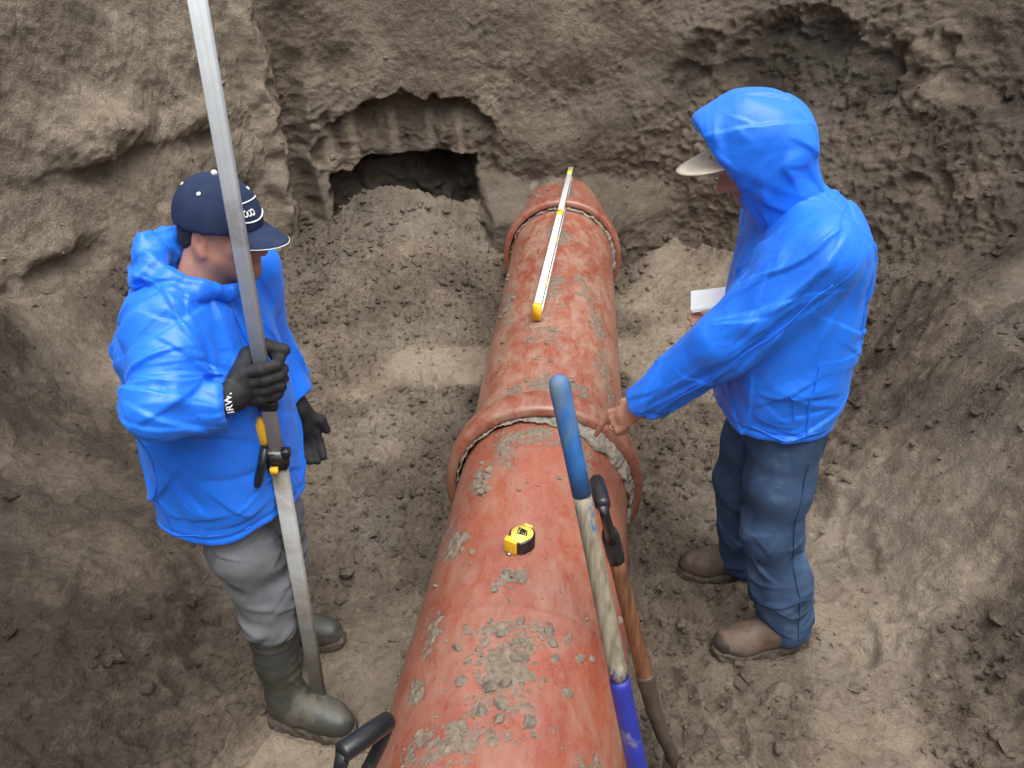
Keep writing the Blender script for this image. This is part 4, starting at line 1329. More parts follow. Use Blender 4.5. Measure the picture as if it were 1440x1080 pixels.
    D += 0.6 * folds(P, N, [
        (O(0.10, -0.20, 1.30), O(0.16, -0.16, 1.05), 0.018, 0.010), (O(0.02, -0.23, 1.10), O(0.14, -0.19, 0.93), 0.016, 0.012), (O(-0.05, -0.22, 1.06), O(0.10, -0.20, 0.86), 0.020, -0.012),
        (O(-0.17, -0.10, 1.25), O(-0.18, -0.12, 0.80), 0.030, 0.012), (O(-0.14, -0.16, 1.15), O(-0.15, -0.16, 0.72), 0.022, -0.014), (O(0.06, -0.22, 0.98), O(0.20, -0.04, 0.95), 0.016, -0.010),
        (O(0.02, -0.22, 0.90), O(0.19, -0.08, 0.84), 0.022, 0.012), (O(-0.02, -0.22, 0.80), O(0.19, -0.08, 0.78), 0.012, -0.008), (O(0.03, -0.22, 0.93), O(0.04, -0.22, 0.72), 0.010, -0.010),
        (RS + (0.06, -0.05, 0.03), RE + (0.05, -0.03, 0.05), 0.014, 0.012), (RS + (0.02, -0.07, -0.02), RE + (0.03, -0.05, 0.04), 0.012, -0.010), (RS + (-0.03, -0.07, -0.02), RE + (0.06, -0.02, 0.04), 0.010, 0.010), (RE + (-0.03, -0.06, 0.06), RW + (0, -0.05, 0.03), 0.012, 0.012),
        (RE + (-0.06, -0.03, 0.02), RW + (-0.01, -0.06, 0.0), 0.010, -0.010), (RE + (-0.02, -0.07, -0.03), RW + (0.0, -0.06, -0.03), 0.014, 0.010)])
    def dirL(p):
        a = np.linalg.norm(p - RE)
        if a < 0.17: return (RW - RE) / np.linalg.norm(RW - RE) * 0.8 + (RE - RS) * 1.2
        if p[2] > 1.1: return np.array((0.25, 0.1, -0.8))
        return np.array((0.35, 0.1, -0.45))
    D += cloth_folds(P, N, 130, 710, dirL, 0.9, None, 1.3)
    D += cloth_folds(P, N, 26, 712, dirL, 1.7, None, 2.4, 2.0)
    D += cloth_folds(P, N, 44, 711, dirL, 1.35, arm > 0.3, 1.2)
    hem = np.exp(-((P[:, 2] - 0.808) / 0.006) ** 2)
    D += N * (-0.004 * hem)[:, None]
    # hem dips and waves
    P = P + D
    P[:, 2] += low * (0.018 * perlin(P * 6, 505) - 0.03 * ((P - O(0, 0, 0)) @ Lf))
    j = put('jacket', P, Q, 'nylon', pr)
    N = vnormals(P, Q)
    surf_line('seam', [O(-0.03, -0.4, 1.12), O(-0.02, -0.4, 0.80)], P, N, 0.0016, 'nylon', j)
    surf_line('pocket_seam', [O(0.05, -0.4, 0.98), O(0.09, -0.4, 0.84)], P, N, 0.0016, 'nylon', j)
    surf_line('hem_stitching', [O(-0.16, -0.25, 0.812), O(-0.05, -0.4, 0.812), O(0.07, -0.4, 0.812), O(0.20, -0.15, 0.812)], P, N, 0.0018, 'nylon', j)
    P, Q = solid(hood, 0.0048, smooth=1)
    N = vnormals(P, Q)
    P = P + creases(P, N, 0.005, 9, 540) + cloth_folds(P, N, 90, 740, lambda p: np.array((-(p[1] - 1.62), p[0] + 0.735, 0.0)) * 6, 1.1)
    put('hood', P, Q, 'nylon', j)
    # zip placket
    bm = bmesh.new()
    zp = [O(0.098, 0.0, 1.385), O(0.123, 0.0, 1.335), O(0.150, 0.0, 1.25), O(0.168, 0, 1.12), O(0.168, 0, 0.97), O(0.162, 0, 0.86), O(0.158, 0, 0.795)]
    sweep(bm, zp, [0.011] * 7, 8, flat=0.35, up=tuple(F))
    bm_obj('zip_placket', bm, M['nylon'], j)
    # ---- trousers
    tro = [('u', loft([(0.78, -0.705, 1.62, 0.090, 0.145), (0.90, -0.705, 1.62, 0.10, 0.15)], yaw), 0)]
    tro += U(chain([hipR, O(0.058, -0.076, 0.68), knR, knR + (-0.004, -0.010, -0.10)], [0.080, 0.078, 0.070, 0.072]), 0.04)
    tro += U(chain([hipL, O(0.04, 0.085, 0.68), knL, knL + (-0.01, 0.005, -0.10)], [0.080, 0.078, 0.070, 0.072]), 0.03)
    P, Q = solid(tro, 0.0056)
    N = vnormals(P, Q)
    lim = sst(0.78, 0.56, P[:, 2])
    P = P + N * (0.010 * lim * (1 - 2 * np.abs(perlin(P * np.array((6, 6, 17)), 560))) + 0.005 * perlin(P * 9, 561))[:, None]
    P = P + cloth_folds(P, vnormals(P, Q), 70, 563, lambda p: np.array((0.7, 0.5, 0.12)), 1.0)
    put('trousers', P, Q, 'greyjeans', pr)
    # ---- rubber boots
    gz = 0.014
    shR = U(chain([np.array((-0.678, 1.538, 0.430)), np.array((-0.676, 1.528, 0.24)), np.array((-0.662, 1.515, 0.10))], [0.070, 0.060, 0.048]), 0.03)
    foot_pair(pr, (-0.730, 1.522, gz), math.radians(-14), 0.275, 'rubber', 'boot', shR)
    shL = U(chain([np.array((-0.705, 1.745, 0.430)), np.array((-0.735, 1.765, 0.24)), np.array((-0.775, 1.782, 0.10))], [0.070, 0.060, 0.048]), 0.03)
    foot_pair(pr, (-0.835, 1.790, gz), math.radians(4), 0.275, 'rubber', 'boot', shL)
    # ---- gloves
    g = [('u', cone(RW - wd * 0.03, RW + np.array((0.006, 0.022, 0.008)), 0.030, 0.030), 0), ('u', ell((-0.598, 1.468, 1.203), (0.042, 0.020, 0.046), rot_axes((0.45, 0.88, 0.10))), 0.022)]
    for k, (zz, ln) in enumerate(((1.240, 0.0), (1.214, 0.004), (1.189, 0.0), (1.166, -0.008))):
        x0 = -0.590 + 0.002 * k
        g += U(chain([(x0, 1.486, zz - 0.002), (-0.552 + ln, 1.486, zz + 0.003), (-0.524 + ln, 1.508, zz + 0.002), (-0.524 + ln, 1.540, zz), (-0.540 + ln, 1.553, zz)], [0.0145, 0.0145, 0.0132, 0.012, 0.011]), 0.006)
    g += U(chain([(-0.606, 1.478, 1.222), (-0.592, 1.535, 1.252), (-0.558, 1.560, 1.262), (-0.512, 1.552, 1.258)], [0.022, 0.0185, 0.0165, 0.0135]), 0.010)
    P, Q = solid(g, 0.0034)
    P = P + vnormals(P, Q) * (0.0012 * perlin(P * 60, 577))[:, None]
    gl = put('glove', P, Q, 'glove', pr)
    # white maker's letters along the cuff
    me = text_mesh('IRWI', 0.021)
    cdir = np.array((0.15, -0.50, -0.85)); nrm = np.array((0.05, -0.80, 0.55))
    mid = RW + wd * 0.010
    nrm /= np.linalg.norm(nrm); xd = cdir - nrm * (cdir @ nrm); xd /= np.linalg.norm(xd); yd = np.cross(nrm, xd)
    xd, yd = -xd, -yd
    C_ = np.array([v.co[:] for v in me.vertices])
    bend = (C_[:, 0:1] / 0.031) ** 2 * 0.016
    Wv = mid + C_[:, 0:1] * xd + C_[:, 1:2] * yd + (C_[:, 2:3] - bend + 0.0318) * nrm
    me.vertices.foreach_set('co', Wv.astype(np.float32).ravel()); me.update()
    add('cuff_lettering', me, M['white'], gl)
    g = [('u', cone(LW - wl_ * 0.03, LW + wl_ * 0.02, 0.036, 0.034), 0)]
    d1 = np.array((0.20, -0.10, -1.0)); d1 /= np.linalg.norm(d1)
    pc = LW + d1 * 0.065
    R1 = rot_axes(d1, (1, 0.3, 0))
    g.append(('u', ell(pc, (0.055, 0.024, 0.044), R1), 0.02))
    sd = R1[:, 2]; nn = R1[:, 1]
    for k, (o, ln) in enumerate(((0.030, 0.070), (0.010, 0.078), (-0.010, 0.072), (-0.029, 0.056))):
        b0 = pc + sd * o + d1 * 0.035
        g += U(chain([b0, b0 + d1 * ln * 0.5, b0 + d1 * ln * 0.85 - nn * 0.016, b0 + d1 * ln * 1.0 - nn * 0.034], [0.0135, 0.0125, 0.0115, 0.0105]), 0.006)
    g += U(chain([pc + sd * 0.02 - d1 * 0.02, pc + sd * 0.052 + d1 * 0.01, pc + sd * 0.060 + d1 * 0.045], [0.018, 0.015, 0.012]), 0.01)
    P, Q = solid(g, 0.0045)
    put('glove', P, Q, 'glove', pr)
left_man()

# ================= man pointing (right) =================
def right_man():
    pr = root('person', (0.80, 1.93, 0.0), 'man with blue hood up over beige cap pointing down at the pipe joint', 'person', 'two men in blue rain jackets')
    hc = np.array((0.612, 2.000, 1.575))
    A = rot_axes((-0.80, -0.05, -0.60))
    hs = 0.94
    hops, HW = head_ops(hc, A, hs)
    neck = [('u', cone(HW(-0.022, 0, -0.03), (0.715, 1.99, 1.40), 0.056, 0.062), 0.03)]
    LS, LE, LW = np.array((0.735, 1.800, 1.375)), np.array((0.545, 1.835, 1.125)), np.array((0.372, 1.935, 0.855))   # his left arm, nearest the camera
    RS, RE, RW = np.array((0.755, 2.160, 1.355)), np.array((0.790, 2.200, 1.10)), np.array((0.690, 2.130, 1.075))
    core = [('u', loft([(0.78, 0.79, 1.96, 0.10, 0.14), (1.0, 0.78, 1.96, 0.115, 0.15), (1.27, 0.77, 1.97, 0.11, 0.15), (1.40, 0.745, 1.98, 0.07, 0.13)]), 0.04)]
    core += U(chain([LS, LE, LW], [0.050, 0.040, 0.029]) + chain([RS, RE, RW], [0.050, 0.042, 0.030]), 0.03)
    hipL, hipR = np.array((0.80, 1.865, 0.85)), np.array((0.79, 2.045, 0.85))
    knL, ankL = np.array((0.800, 1.835, 0.47)), np.array((0.905, 1.815, 0.10))
    knR, ankR = np.array((0.765, 2.085, 0.47)), np.array((0.845, 2.115, 0.10))
    core += U(chain([hipL, knL, ankL], [0.075, 0.05, 0.035]) + chain([hipR, knR, ankR], [0.075, 0.05, 0.035]), 0.03)
    # pointing hand (left): index out, the others curled, thumb along the side
    wd = LW - LE; wd = wd / np.linalg.norm(wd)
    fw = np.array((-0.60, 0.34, -0.62)); fw /= np.linalg.norm(fw)                # along the back of the hand
    bk = np.array((-0.40, -0.62, 0.62)); bk -= fw * (bk @ fw); bk /= np.linalg.norm(bk)   # back of the hand, facing camera
    ix = np.cross(bk, fw)                                                       # towards the index side
    if ix[1] < 0: ix = -ix
    pc = LW + wd * 0.012 + fw * 0.040
    Hh = lambda a, b, c: pc + fw * a + ix * b + bk * c
    hand = [('u', cone(LW, pc, 0.027, 0.026), 0.02), ('u', ell(Hh(0.012, -0.002, 0), (0.046, 0.014, 0.038), np.stack([fw, bk, ix], 1)), 0.02)]
    # index: straight, bending down at the knuckle
    fdir = np.array((0.263, 2.02, 0.700)) - Hh(0.052, 0.028, 0.002); fl = np.linalg.norm(fdir); fdir /= fl; fl = max(fl, 0.085) / 0.092
    k0 = Hh(0.052, 0.028, 0.002)
    hand += U(chain([Hh(0.02, 0.022, 0.002), k0, k0 + fdir * 0.044 * fl + bk * 0.004, k0 + fdir * 0.070 * fl + bk * 0.002, k0 + fdir * 0.092 * fl - bk * 0.001], [0.010, 0.0108, 0.0094, 0.0086, 0.0076]), 0.005)
    for o, ln, dr in ((0.008, 1.0, 0.0), (-0.013, 0.95, 0.004), (-0.032, 0.82, 0.010)):
        b0 = Hh(0.052 - dr, o, 0.0)
        b1 = b0 + fw * 0.030 * ln - bk * 0.022 * ln
        b2 = b1 - fw * 0.008 - bk * 0.026 * ln
        b3 = b2 - fw * 0.022 * ln - bk * 0.004
        hand += U(chain([b0 - fw * 0.02, b0, b1, b2, b3], [0.011, 0.0115, 0.0102, 0.0095, 0.0085]), 0.005)
    hand += U(chain([Hh(-0.02, 0.026, -0.008), Hh(0.010, 0.045, -0.022), Hh(0.040, 0.040, -0.034), Hh(0.060, 0.030, -0.038)], [0.016, 0.0135, 0.0115, 0.0095]), 0.010)
    # hand holding the papers (right), mostly behind the sleeve
    ph = RW + np.array((-0.075, -0.035, 0.012))
    hand += [('u', cone(RW, ph, 0.028, 0.024), 0.02), ('u', ell(ph + (-0.01, -0.005, 0), (0.046, 0.036, 0.016)), 0.02)]
    for k in range(4):
        b0 = ph + np.array((-0.035 - 0.004 * (k % 2), 0.030 - 0.020 * k, -0.012))
        hand += U(chain([b0, b0 + (-0.030, -0.01, -0.008), b0 + (-0.048, -0.016, -0.004)], [0.0105, 0.0095, 0.0085]), 0.005)
    hand += U(chain([ph + (0.0, -0.035, 0.008), ph + (-0.035, -0.048, 0.020), ph + (-0.060, -0.044, 0.020)], [0.014, 0.0115, 0.0095]), 0.008)
    fr = (((0.20, 0.46, 0.0036), (0.46, 0.72, 0.0045)), ((1.86, 2.12, 0.0036),), ((0.66, 0.90, 0.0036), (1.03, 1.12, 0.006), (1.43, 1.72, 0.0045)))
    P, Q = solid(hops + neck + core + hand, 0.018, fr, smooth=1)
    b = put('body', P, Q, 'skin', pr)
    paint_head(b.data, P, hc, A)
    bm = bmesh.new()
    rc = Hh(0.052 - 0.004, -0.013, 0.0) + (fw * 0.030 - bk * 0.022) * 0.45
    dd = Vector(fw * 0.030 - bk * 0.022).normalized(); s_, u_, _ = frame_from(dd)
    sweep(bm, [rc + 0.0118 * (math.cos(a) * np.array(s_) + math.sin(a) * np.array(u_)) for a in np.linspace(0, 2 * PI, 25)], [0.0018] * 25, 6, cap=False)
    bm_obj('finger_ring', bm, M['gold'], pr)
    # cap under the hood: crown and beak
    cap = [('u', ell(HW(-0.010, 0, 0.036), (0.100, 0.082, 0.096), A), 0), ('i', plane(HW(0, 0, 0.030), -A[:, 2]), 0.0), ('s', ell(HW(-0.010, 0, 0.026), (0.093, 0.075, 0.089), A), 0)]
    P, Q = solid(cap, 0.006)
    cp = put('cap', P, Q, 'beige', pr)
    bm = bmesh.new(); grids = []
    nu, nv = 16, 8
    for top in (0, 1):
        g = []
        for i in range(nu + 1):
            t = -1.05 + 2.1 * i / nu
            ext = 0.092 * max(0.0, math.cos(t * 1.49)) ** 0.6
            row = []
            for jn in range(nv + 1):
                w = jn / nv
                row.append(bm.verts.new(HW(0.098 * math.cos(t) + ext * w, 0.084 * math.sin(t) + 0.03 * w * math.sin(t),
                                           0.060 + 0.030 * w - 0.040 * math.sin(t) ** 2 * (0.3 + w) - (0 if top else 0.0045))))
            g.append(row)
        grids.append(g)
    for top in (0, 1):
        g = grids[top]
        for i in range(nu):
            for jn in range(nv):
                f = (g[i][jn], g[i + 1][jn], g[i + 1][jn + 1], g[i][jn + 1])
                bm.faces.new(f if top else f[::-1])
    for i in range(nu):
        bm.faces.new((grids[0][i][nv], grids[0][i + 1][nv], grids[1][i + 1][nv], grids[1][i][nv]))
    bm_obj('visor', bm, M['beige'], cp)
    # ---- jacket
    sl = U(chain([LS + (0.02, 0.02, 0.0), LE + (0.015, 0.0, 0.005), LW - wd * 0.02], [0.102, 0.080, 0.056]), 0.03)
    sl.append(('i', plane(LW - wd * 0.022, wd), 0.005))
    sl.append(('s', cone(LW - wd * 0.06, LW + wd * 0.08, 0.044, 0.046), 0.0))
    sr = U(chain([RS, RE, RW], [0.100, 0.078, 0.058]), 0.03)
    w2 = (RW - RE) / np.linalg.norm(RW - RE)
    sr.append(('i', plane(RW - w2 * 0.012, w2), 0.005))
    torso = loft([(0.855, 0.772, 1.955, 0.162, 0.200), (0.94, 0.774, 1.955, 0.168, 0.206), (1.07, 0.772, 1.96, 0.172, 0.210), (1.20, 0.768, 1.965, 0.170, 0.212), (1.32, 0.772, 1.97, 0.150, 0.206),
                  (1.40, 0.775, 1.98, 0.128, 0.200), (1.46, 0.755, 1.985, 0.090, 0.140), (1.50, 0.735, 1.99, 0.06, 0.085)], 0.0, 2.3)
    inner = loft([(0.81, 0.772, 1.955, 0.148, 0.187), (0.96, 0.775, 1.955, 0.150, 0.190)], 0.0, 2.3)
    ops = [('u', torso, 0), ('u', ell((0.850, 1.965, 1.34), (0.070, 0.17, 0.11)), 0.06), ('group', sl, 0.045), ('group', sr, 0.04), ('s', inner, 0)]
    P, Q = solid(ops, 0.0044, smooth=2)
    N = vnormals(P, Q)
    dA = np.min([np.linalg.norm(P - (LS + (LW - LS) * t), axis=1) for t in np.linspace(0.15, 1, 10)], 0)
    arm = sst(0.15, 0.10, dA)
    ad = (LW - LS) / np.linalg.norm(LW - LS)
    D = creases(P, N, 0.006, 5, 600, (1, 1, 0.6), 0.6)
    def dirR(p):
        if np.min([np.linalg.norm(p - (LS + (LW - LS) * t)) for t in (0.2, 0.4, 0.6, 0.8, 1.0)]) < 0.13: return ad * 1.6
        if p[2] > 1.15: return np.array((-0.15, 0.2, -0.9)) if p[0] > 0.8 else np.array((-0.7, 0, -0.5))
        return np.array((0.6, 0.2, -0.15))
    D += cloth_folds(P, N, 120, 720, dirR, 0.95, None, 1.4)
    D += cloth_folds(P, N, 26, 722, dirR, 1.7, None, 2.4, 2.0)
    D += cloth_folds(P, N, 40, 721, dirR, 1.2, arm > 0.3, 1.7)
    # folds run along the straight sleeve
    S2 = P - np.outer(P @ ad, ad) * 0.72
    D += creases(S2, N, 0.004, 8, 620, (1, 1, 1), arm)
    D += creases(P, N, 0.004, 9, 640, (0.8, 0.8, 1.3), sst(1.15, 0.95, P[:, 2]) * (1 - arm))
    pc_ = lambda t, off: LS + (LW - LS) * t + np.array(off)
    D += folds(P, N, [
        (pc_(0.05, (0.03, -0.09, 0.05)), pc_(0.95, (0.0, -0.055, 0.02)), 0.014, 0.013), (pc_(0.15, (0.02, -0.10, 0.0)), pc_(0.75, (0.02, -0.07, -0.02)), 0.014, -0.012),
        (pc_(0.3, (-0.04, -0.03, 0.07)), pc_(0.7, (-0.02, -0.05, 0.04)), 0.012, -0.010), (pc_(0.05, (-0.06, -0.02, 0.07)), pc_(0.35, (0.02, -0.09, 0.0)), 0.014, 0.010),
        ((0.86, 1.78, 1.36), (0.80, 1.72, 1.08), 0.016, -0.014), ((0.90, 1.80, 1.30), (0.86, 1.73, 1.05), 0.012, 0.010), ((0.93, 1.84, 1.28), (0.90, 1.75, 1.02), 0.012, -0.008),
        ((0.70, 1.74, 1.02), (0.92, 1.78, 0.95), 0.014, 0.008), ((0.68, 1.75, 0.92), (0.93, 1.80, 0.90), 0.014, -0.008), ((0.72, 1.73, 0.85), (0.94, 1.82, 1.02), 0.012, 0.007),
        ((0.735, 1.73, 1.08), (0.73, 1.74, 0.80), 0.010, -0.009), ((0.80, 1.73, 1.03), (0.79, 1.74, 0.80), 0.010, 0.007), ((0.80, 1.80, 1.47), (0.88, 1.85, 1.30), 0.014, 0.008),
        ((0.66, 1.85, 1.42), (0.58, 1.86, 1.24), 0.018, 0.010), ((0.70, 1.82, 1.43), (0.60, 1.80, 1.27), 0.014, -0.010)])
    D += N * (-0.004 * np.exp(-((P[:, 2] - 0.878) / 0.006) ** 2))[:, None]
    P = P + D
    low = sst(1.1, 0.8, P[:, 2])
    P[:, 2] += low * (0.016 * perlin(P * 6, 605))
    j = put('jacket', P, Q, 'nylon', pr)
    N = vnormals(P, Q)
    surf_line('seam', [(0.80, 1.5, 1.12), (0.795, 1.5, 0.87)], P, N, 0.0016, 'nylon', j)
    surf_line('pocket_seam', [(0.70, 1.5, 1.06), (0.735, 1.5, 0.93)], P, N, 0.0016, 'nylon', j)
    surf_line('hem_stitching', [(0.62, 1.75, 0.884), (0.70, 1.5, 0.884), (0.85, 1.5, 0.884), (1.0, 1.75, 0.884), (1.0, 1.9, 0.884)], P, N, 0.0018, 'nylon', j)
    surf_line('sleeve_seam', [LS + (0.06, -0.2, -0.02), LE + (0.02, -0.2, -0.02), LW + (0.03, -0.2, 0.01)], P, N, 0.0020, 'nylon', j)
    # hood
    Hx = rot_axes((-0.86, 0, -0.50))
    hd = [('u', ell((0.615, 2.0, 1.600), (0.140, 0.120, 0.128), Hx), 0.0), ('u', cone((0.650, 2.0, 1.565), (0.715, 1.99, 1.455), 0.108, 0.090), 0.04), ('u', cone((0.565, 1.998, 1.632), (0.515, 1.998, 1.612), 0.094, 0.086), 0.04),
          ('u', cone((0.655, 1.995, 1.50), (0.68, 1.99, 1.435), 0.080, 0.070), 0.04)]
    pn = np.array((-0.80, 0.0, -0.60))
    hd.append(('i', plane((0.545, 2.0, 1.532), pn), 0.012))
    hd.append(('s', ell((0.605, 2.0, 1.575), (0.124, 0.099, 0.106), Hx), 0.0))
    hd.append(('s', cone((0.600, 2.0, 1.58), (0.44, 2.0, 1.545), 0.080, 0.078), 0.018))
    P, Q = largest(*solid(hd, 0.005, smooth=2))
    N = vnormals(P, Q)
    P = P + cloth_folds(P, N, 14, 731, lambda p: np.array((0.75, 0.1, -0.5)), 1.7, None, 1.8, 1.7) + cloth_folds(P, N, 40, 730, lambda p: np.array((0.75, 0.1, -0.5)), 1.0) + creases(P, N, 0.006, 7, 660, (1, 1, 1)) + folds(P, N, [((0.50, 1.905, 1.60), (0.74, 1.90, 1.49), 0.020, 0.010), ((0.55, 1.90, 1.66), (0.78, 1.92, 1.51), 0.018, -0.010), ((0.585, 1.885, 1.53), (0.66, 1.88, 1.50), 0.012, -0.010),
        ((0.56, 1.95, 1.72), (0.74, 1.93, 1.60), 0.016, 0.008), ((0.61, 1.90, 1.56), (0.63, 1.89, 1.46), 0.014, 0.008), ((0.52, 1.93, 1.68), (0.60, 1.90, 1.60), 0.014, -0.007)])
    put('hood', P, Q, 'nylon', j)
    # ---- jeans
    tro = [('u', loft([(0.76, 0.785, 1.955, 0.105, 0.155), (0.93, 0.78, 1.955, 0.115, 0.16)]), 0)]
    tro += U(chain([hipL, np.array((0.795, 1.85, 0.65)), knL, np.array((0.860, 1.820, 0.27)), ankL + (0.0, 0, -0.015)], [0.098, 0.094, 0.083, 0.084, 0.083]), 0.04)
    tro += U(chain([hipR, np.array((0.775, 2.06, 0.65)), knR, np.array((0.810, 2.105, 0.27)), ankR + (0, 0, -0.015)], [0.100, 0.094, 0.081, 0.080, 0.078]), 0.03)
    tro.append(('i', plane((0, 0, 0.045), (0, 0, -1)), 0.01))
    P, Q = solid(tro, 0.0056)
    N = vnormals(P, Q)
    L2 = sst(0.60, 0.40, P[:, 2]) * sst(0.10, 0.16, P[:, 2])
    P = P + N * ((0.003 + 0.003 * L2) * (1 - 2 * np.abs(perlin(P * np.array((9, 9, 5)), 680))) + 0.004 * perlin(P * np.array((7, 7, 4)), 681))[:, None]
    P = P + cloth_folds(P, vnormals(P, Q), 70, 690, lambda p: np.array((0.25, 0.1, 0.8 if p[2] > 0.35 else 0.35)), 1.1, None, 1.3) + cloth_folds(P, vnormals(P, Q), 46, 692, lambda p: np.array((0.8, 0.3, 0.25)), 1.3, (P[:, 2] < 0.55) & (P[:, 1] < 2.0))
    P = P + folds(P, N, [((0.86, 1.76, 0.55), (0.72, 1.80, 0.40), 0.016, 0.010), ((0.72, 1.80, 0.62), (0.73, 1.81, 0.42), 0.018, -0.008), ((0.88, 1.76, 0.38), (0.78, 1.77, 0.30), 0.014, 0.008)])
    tr = put('jeans', P, Q, 'jeans', pr)
    # outer side seam
    N = vnormals(P, Q)
    bm = bmesh.new()
    sp = [(0.835, 1.752, 0.80), (0.835, 1.748, 0.65), (0.840, 1.748, 0.50), (0.872, 1.737, 0.35), (0.905, 1.735, 0.22), (0.925, 1.734, 0.09)]
    sq = []
    for k in range(60):
        f_ = k / 59 * (len(sp) - 1); i_ = min(int(f_), len(sp) - 2)
        q_ = np.array(sp[i_]) + (np.array(sp[i_ + 1]) - np.array(sp[i_])) * (f_ - i_) + (0, -0.03, 0)
        n_ = int(np.argmin(np.linalg.norm(P - q_, axis=1)))
        sq.append((P[n_][0] * 0.5 + q_[0] * 0.5, P[n_][1], q_[2]))
    sq = [tuple(np.mean(sq[max(0, i - 2):i + 3], 0)) for i in range(60)]
    sweep(bm, sq, [0.0019] * len(sq), 6)
    bm_obj('side_seam', bm, M['jeans'], tr)
    # ---- boots
    foot_pair(pr, (0.955, 1.800, 0.014), math.radians(180 + 8), 0.300, 'leather', 'boot', None, 'leathertoe')
    foot_pair(pr, (0.905, 2.120, 0.014), math.radians(180 - 2), 0.295, 'leather', 'boot', None, 'leathertoe')
right_man()

# ------------------------------------------------------------------ things
def on_pipe(axis, x, y, off=0.0):
    x0, k = AX[axis]
    dx = (x - (x0 + k * y)) / math.sqrt(1 + k * k)
    return Vector((x, y, PZ + math.sqrt((PR + off) ** 2 - dx * dx)))

def grade_rod():
    b, t = Vector((-0.577, 1.522, 0.01)), Vector((-0.546, 1.530, 2.60))
    at = lambda z: b + (t - b) * ((z - b.z) / (t.z - b.z))
    rt = root('grade_rod', b, 'tall pale aluminium measuring rod standing upright in the left man\'s grip', 'measuring rod')
    bm = bmesh.new(); prism(bm, at(0.01), at(1.00), rrect(0.0195, 0.0125, 0.005), (0, 1, 0)); bm_obj('outer_tube', bm, M['alu2'], rt)
    bm = bmesh.new(); prism(bm, at(0.98), at(2.60), rrect(0.0160, 0.0100, 0.004), (0, 1, 0)); bm_obj('inner_tube', bm, M['alu'], rt)
    for dx in (-0.006, 0.006):     # pressed grooves on the face towards the camera
        bm = bmesh.new(); prism(bm, at(0.98) + Vector((dx, -0.0101, 0)), at(2.60) + Vector((dx, -0.0101, 0)), rrect(0.0012, 0.0010, 0.0004, 1), (0, 1, 0)); bm_obj('rib', bm, M['alu'], rt)
    bm = bmesh.new(); prism(bm, at(1.118), at(1.142), rrect(0.0215, 0.0150, 0.006), (0, 1, 0)); bm_obj('collar', bm, M['blackplastic'], rt)
    bm = bmesh.new(); prism(bm, at(0.952), at(0.996), rrect(0.0245, 0.0175, 0.007), (0, 1, 0)); cl = bm_obj('clamp', bm, M['blackplastic'], rt)
    c = at(0.975)
    bm = bmesh.new(); sweep(bm, [c + Vector((-0.020, -0.020, 0.045)), c + Vector((-0.030, -0.030, 0.0)), c + Vector((-0.042, -0.040, -0.035)), c + Vector((-0.046, -0.042, -0.050))], [0.011, 0.014, 0.015, 0.012], 12, flat=0.7)
    bm_obj('lever', bm, M['blackplastic'], cl)
    bm = bmesh.new(); prism(bm, c + Vector((0.025, -0.008, 0.012)), c + Vector((0.025, -0.008, 0.032)), rrect(0.010, 0.010, 0.003), (0, 1, 0)); bm_obj('hinge_block', bm, M['blackplastic'], cl)
    bm = bmesh.new(); prism(bm, c + Vector((-0.004, -0.026, -0.028)), c + Vector((-0.004, -0.026, -0.010)), rrect(0.009, 0.006, 0.002), (0, 1, 0)); bm_obj('spring_tab', bm, M['yellow'], cl)
    bm = bmesh.new()
    sweep(bm, [at(1.012) + Vector((-0.024, 0.0, 0)), at(1.025) + Vector((-0.026, 0.0, 0)), at(1.075) + Vector((-0.026, 0.0, 0)), at(1.092) + Vector((-0.024, 0.0, 0))], [0.006, 0.014, 0.015, 0.006], 12, up=(0, 1, 0))
    bm_obj('bubble_level', bm, M['yellow'], rt)
    bm = bmesh.new(); prism(bm, at(0.002), at(0.016), rrect(0.021, 0.014, 0.005), (0, 1, 0)); bm_obj('foot_plate', bm, M['steel'], rt)
grade_rod()

def spirit_level():
    a = on_pipe('far', 0.110, 3.05, 0.001); b = on_pipe('far', 0.395, 5.20, 0.001)
    a.z = b.z = max(a.z, b.z) + 0.005
    d = (b - a).normalized()
    rt = root('spirit_level', (a.x, a.y, a.z), 'long white spirit level with yellow vials lying on the far pipe', 'spirit level')
    up = Vector((0, 0, 1)); h = 0.068
    bm = bmesh.new(); prism(bm, a + up * 0.003, b + up * 0.003, rrect(0.016, 0.003, 0.001, 1)); bm_obj('bottom_rail', bm, M['silver'], rt)
    bm = bmesh.new(); prism(bm, a + up * (h - 0.004), b + up * (h - 0.004), rrect(0.016, 0.004, 0.0015, 1)); bm_obj('top_rail', bm, M['silver'], rt)
    bm = bmesh.new(); prism(bm, a + up * (h / 2), b + up * (h / 2), rrect(0.010, h / 2 - 0.007, 0.001, 1)); web = bm_obj('web', bm, M['levelweb'], rt)
    for e, s in ((a, -1), (b, 1)):
        bm = bmesh.new(); prism(bm, e - d * 0.001 * s * -1 * 0, e + d * (0.030 * s), rrect(0.019, h / 2 + 0.001, 0.004)); bmesh.ops.translate(bm, verts=bm.verts, vec=up * (h / 2)); bm_obj('end_cap', bm, M['yellow'], rt)
    side = d.cross(up).normalized()
    L = (b - a).length
    for f in (0.14, 0.40, 0.62, 0.90):
        p = a + d * (L * f) + up * (h * 0.55)
        bm = bmesh.new(); sweep(bm, [p - d * 0.055, p + d * 0.055], [0.018, 0.018], 14); vh = bm_obj('vial_housing', bm, M['vial'], rt)
    for f in (0.55, 0.93):      # yellow inserts let into the top rail
        p = a + d * (L * f) + up * (h + 0.0008)
        bm = bmesh.new(); prism(bm, p - d * 0.05, p + d * 0.05, rrect(0.0145, 0.0012, 0.0005, 1)); bm_obj('top_window', bm, M['vial'], rt)
spirit_level()

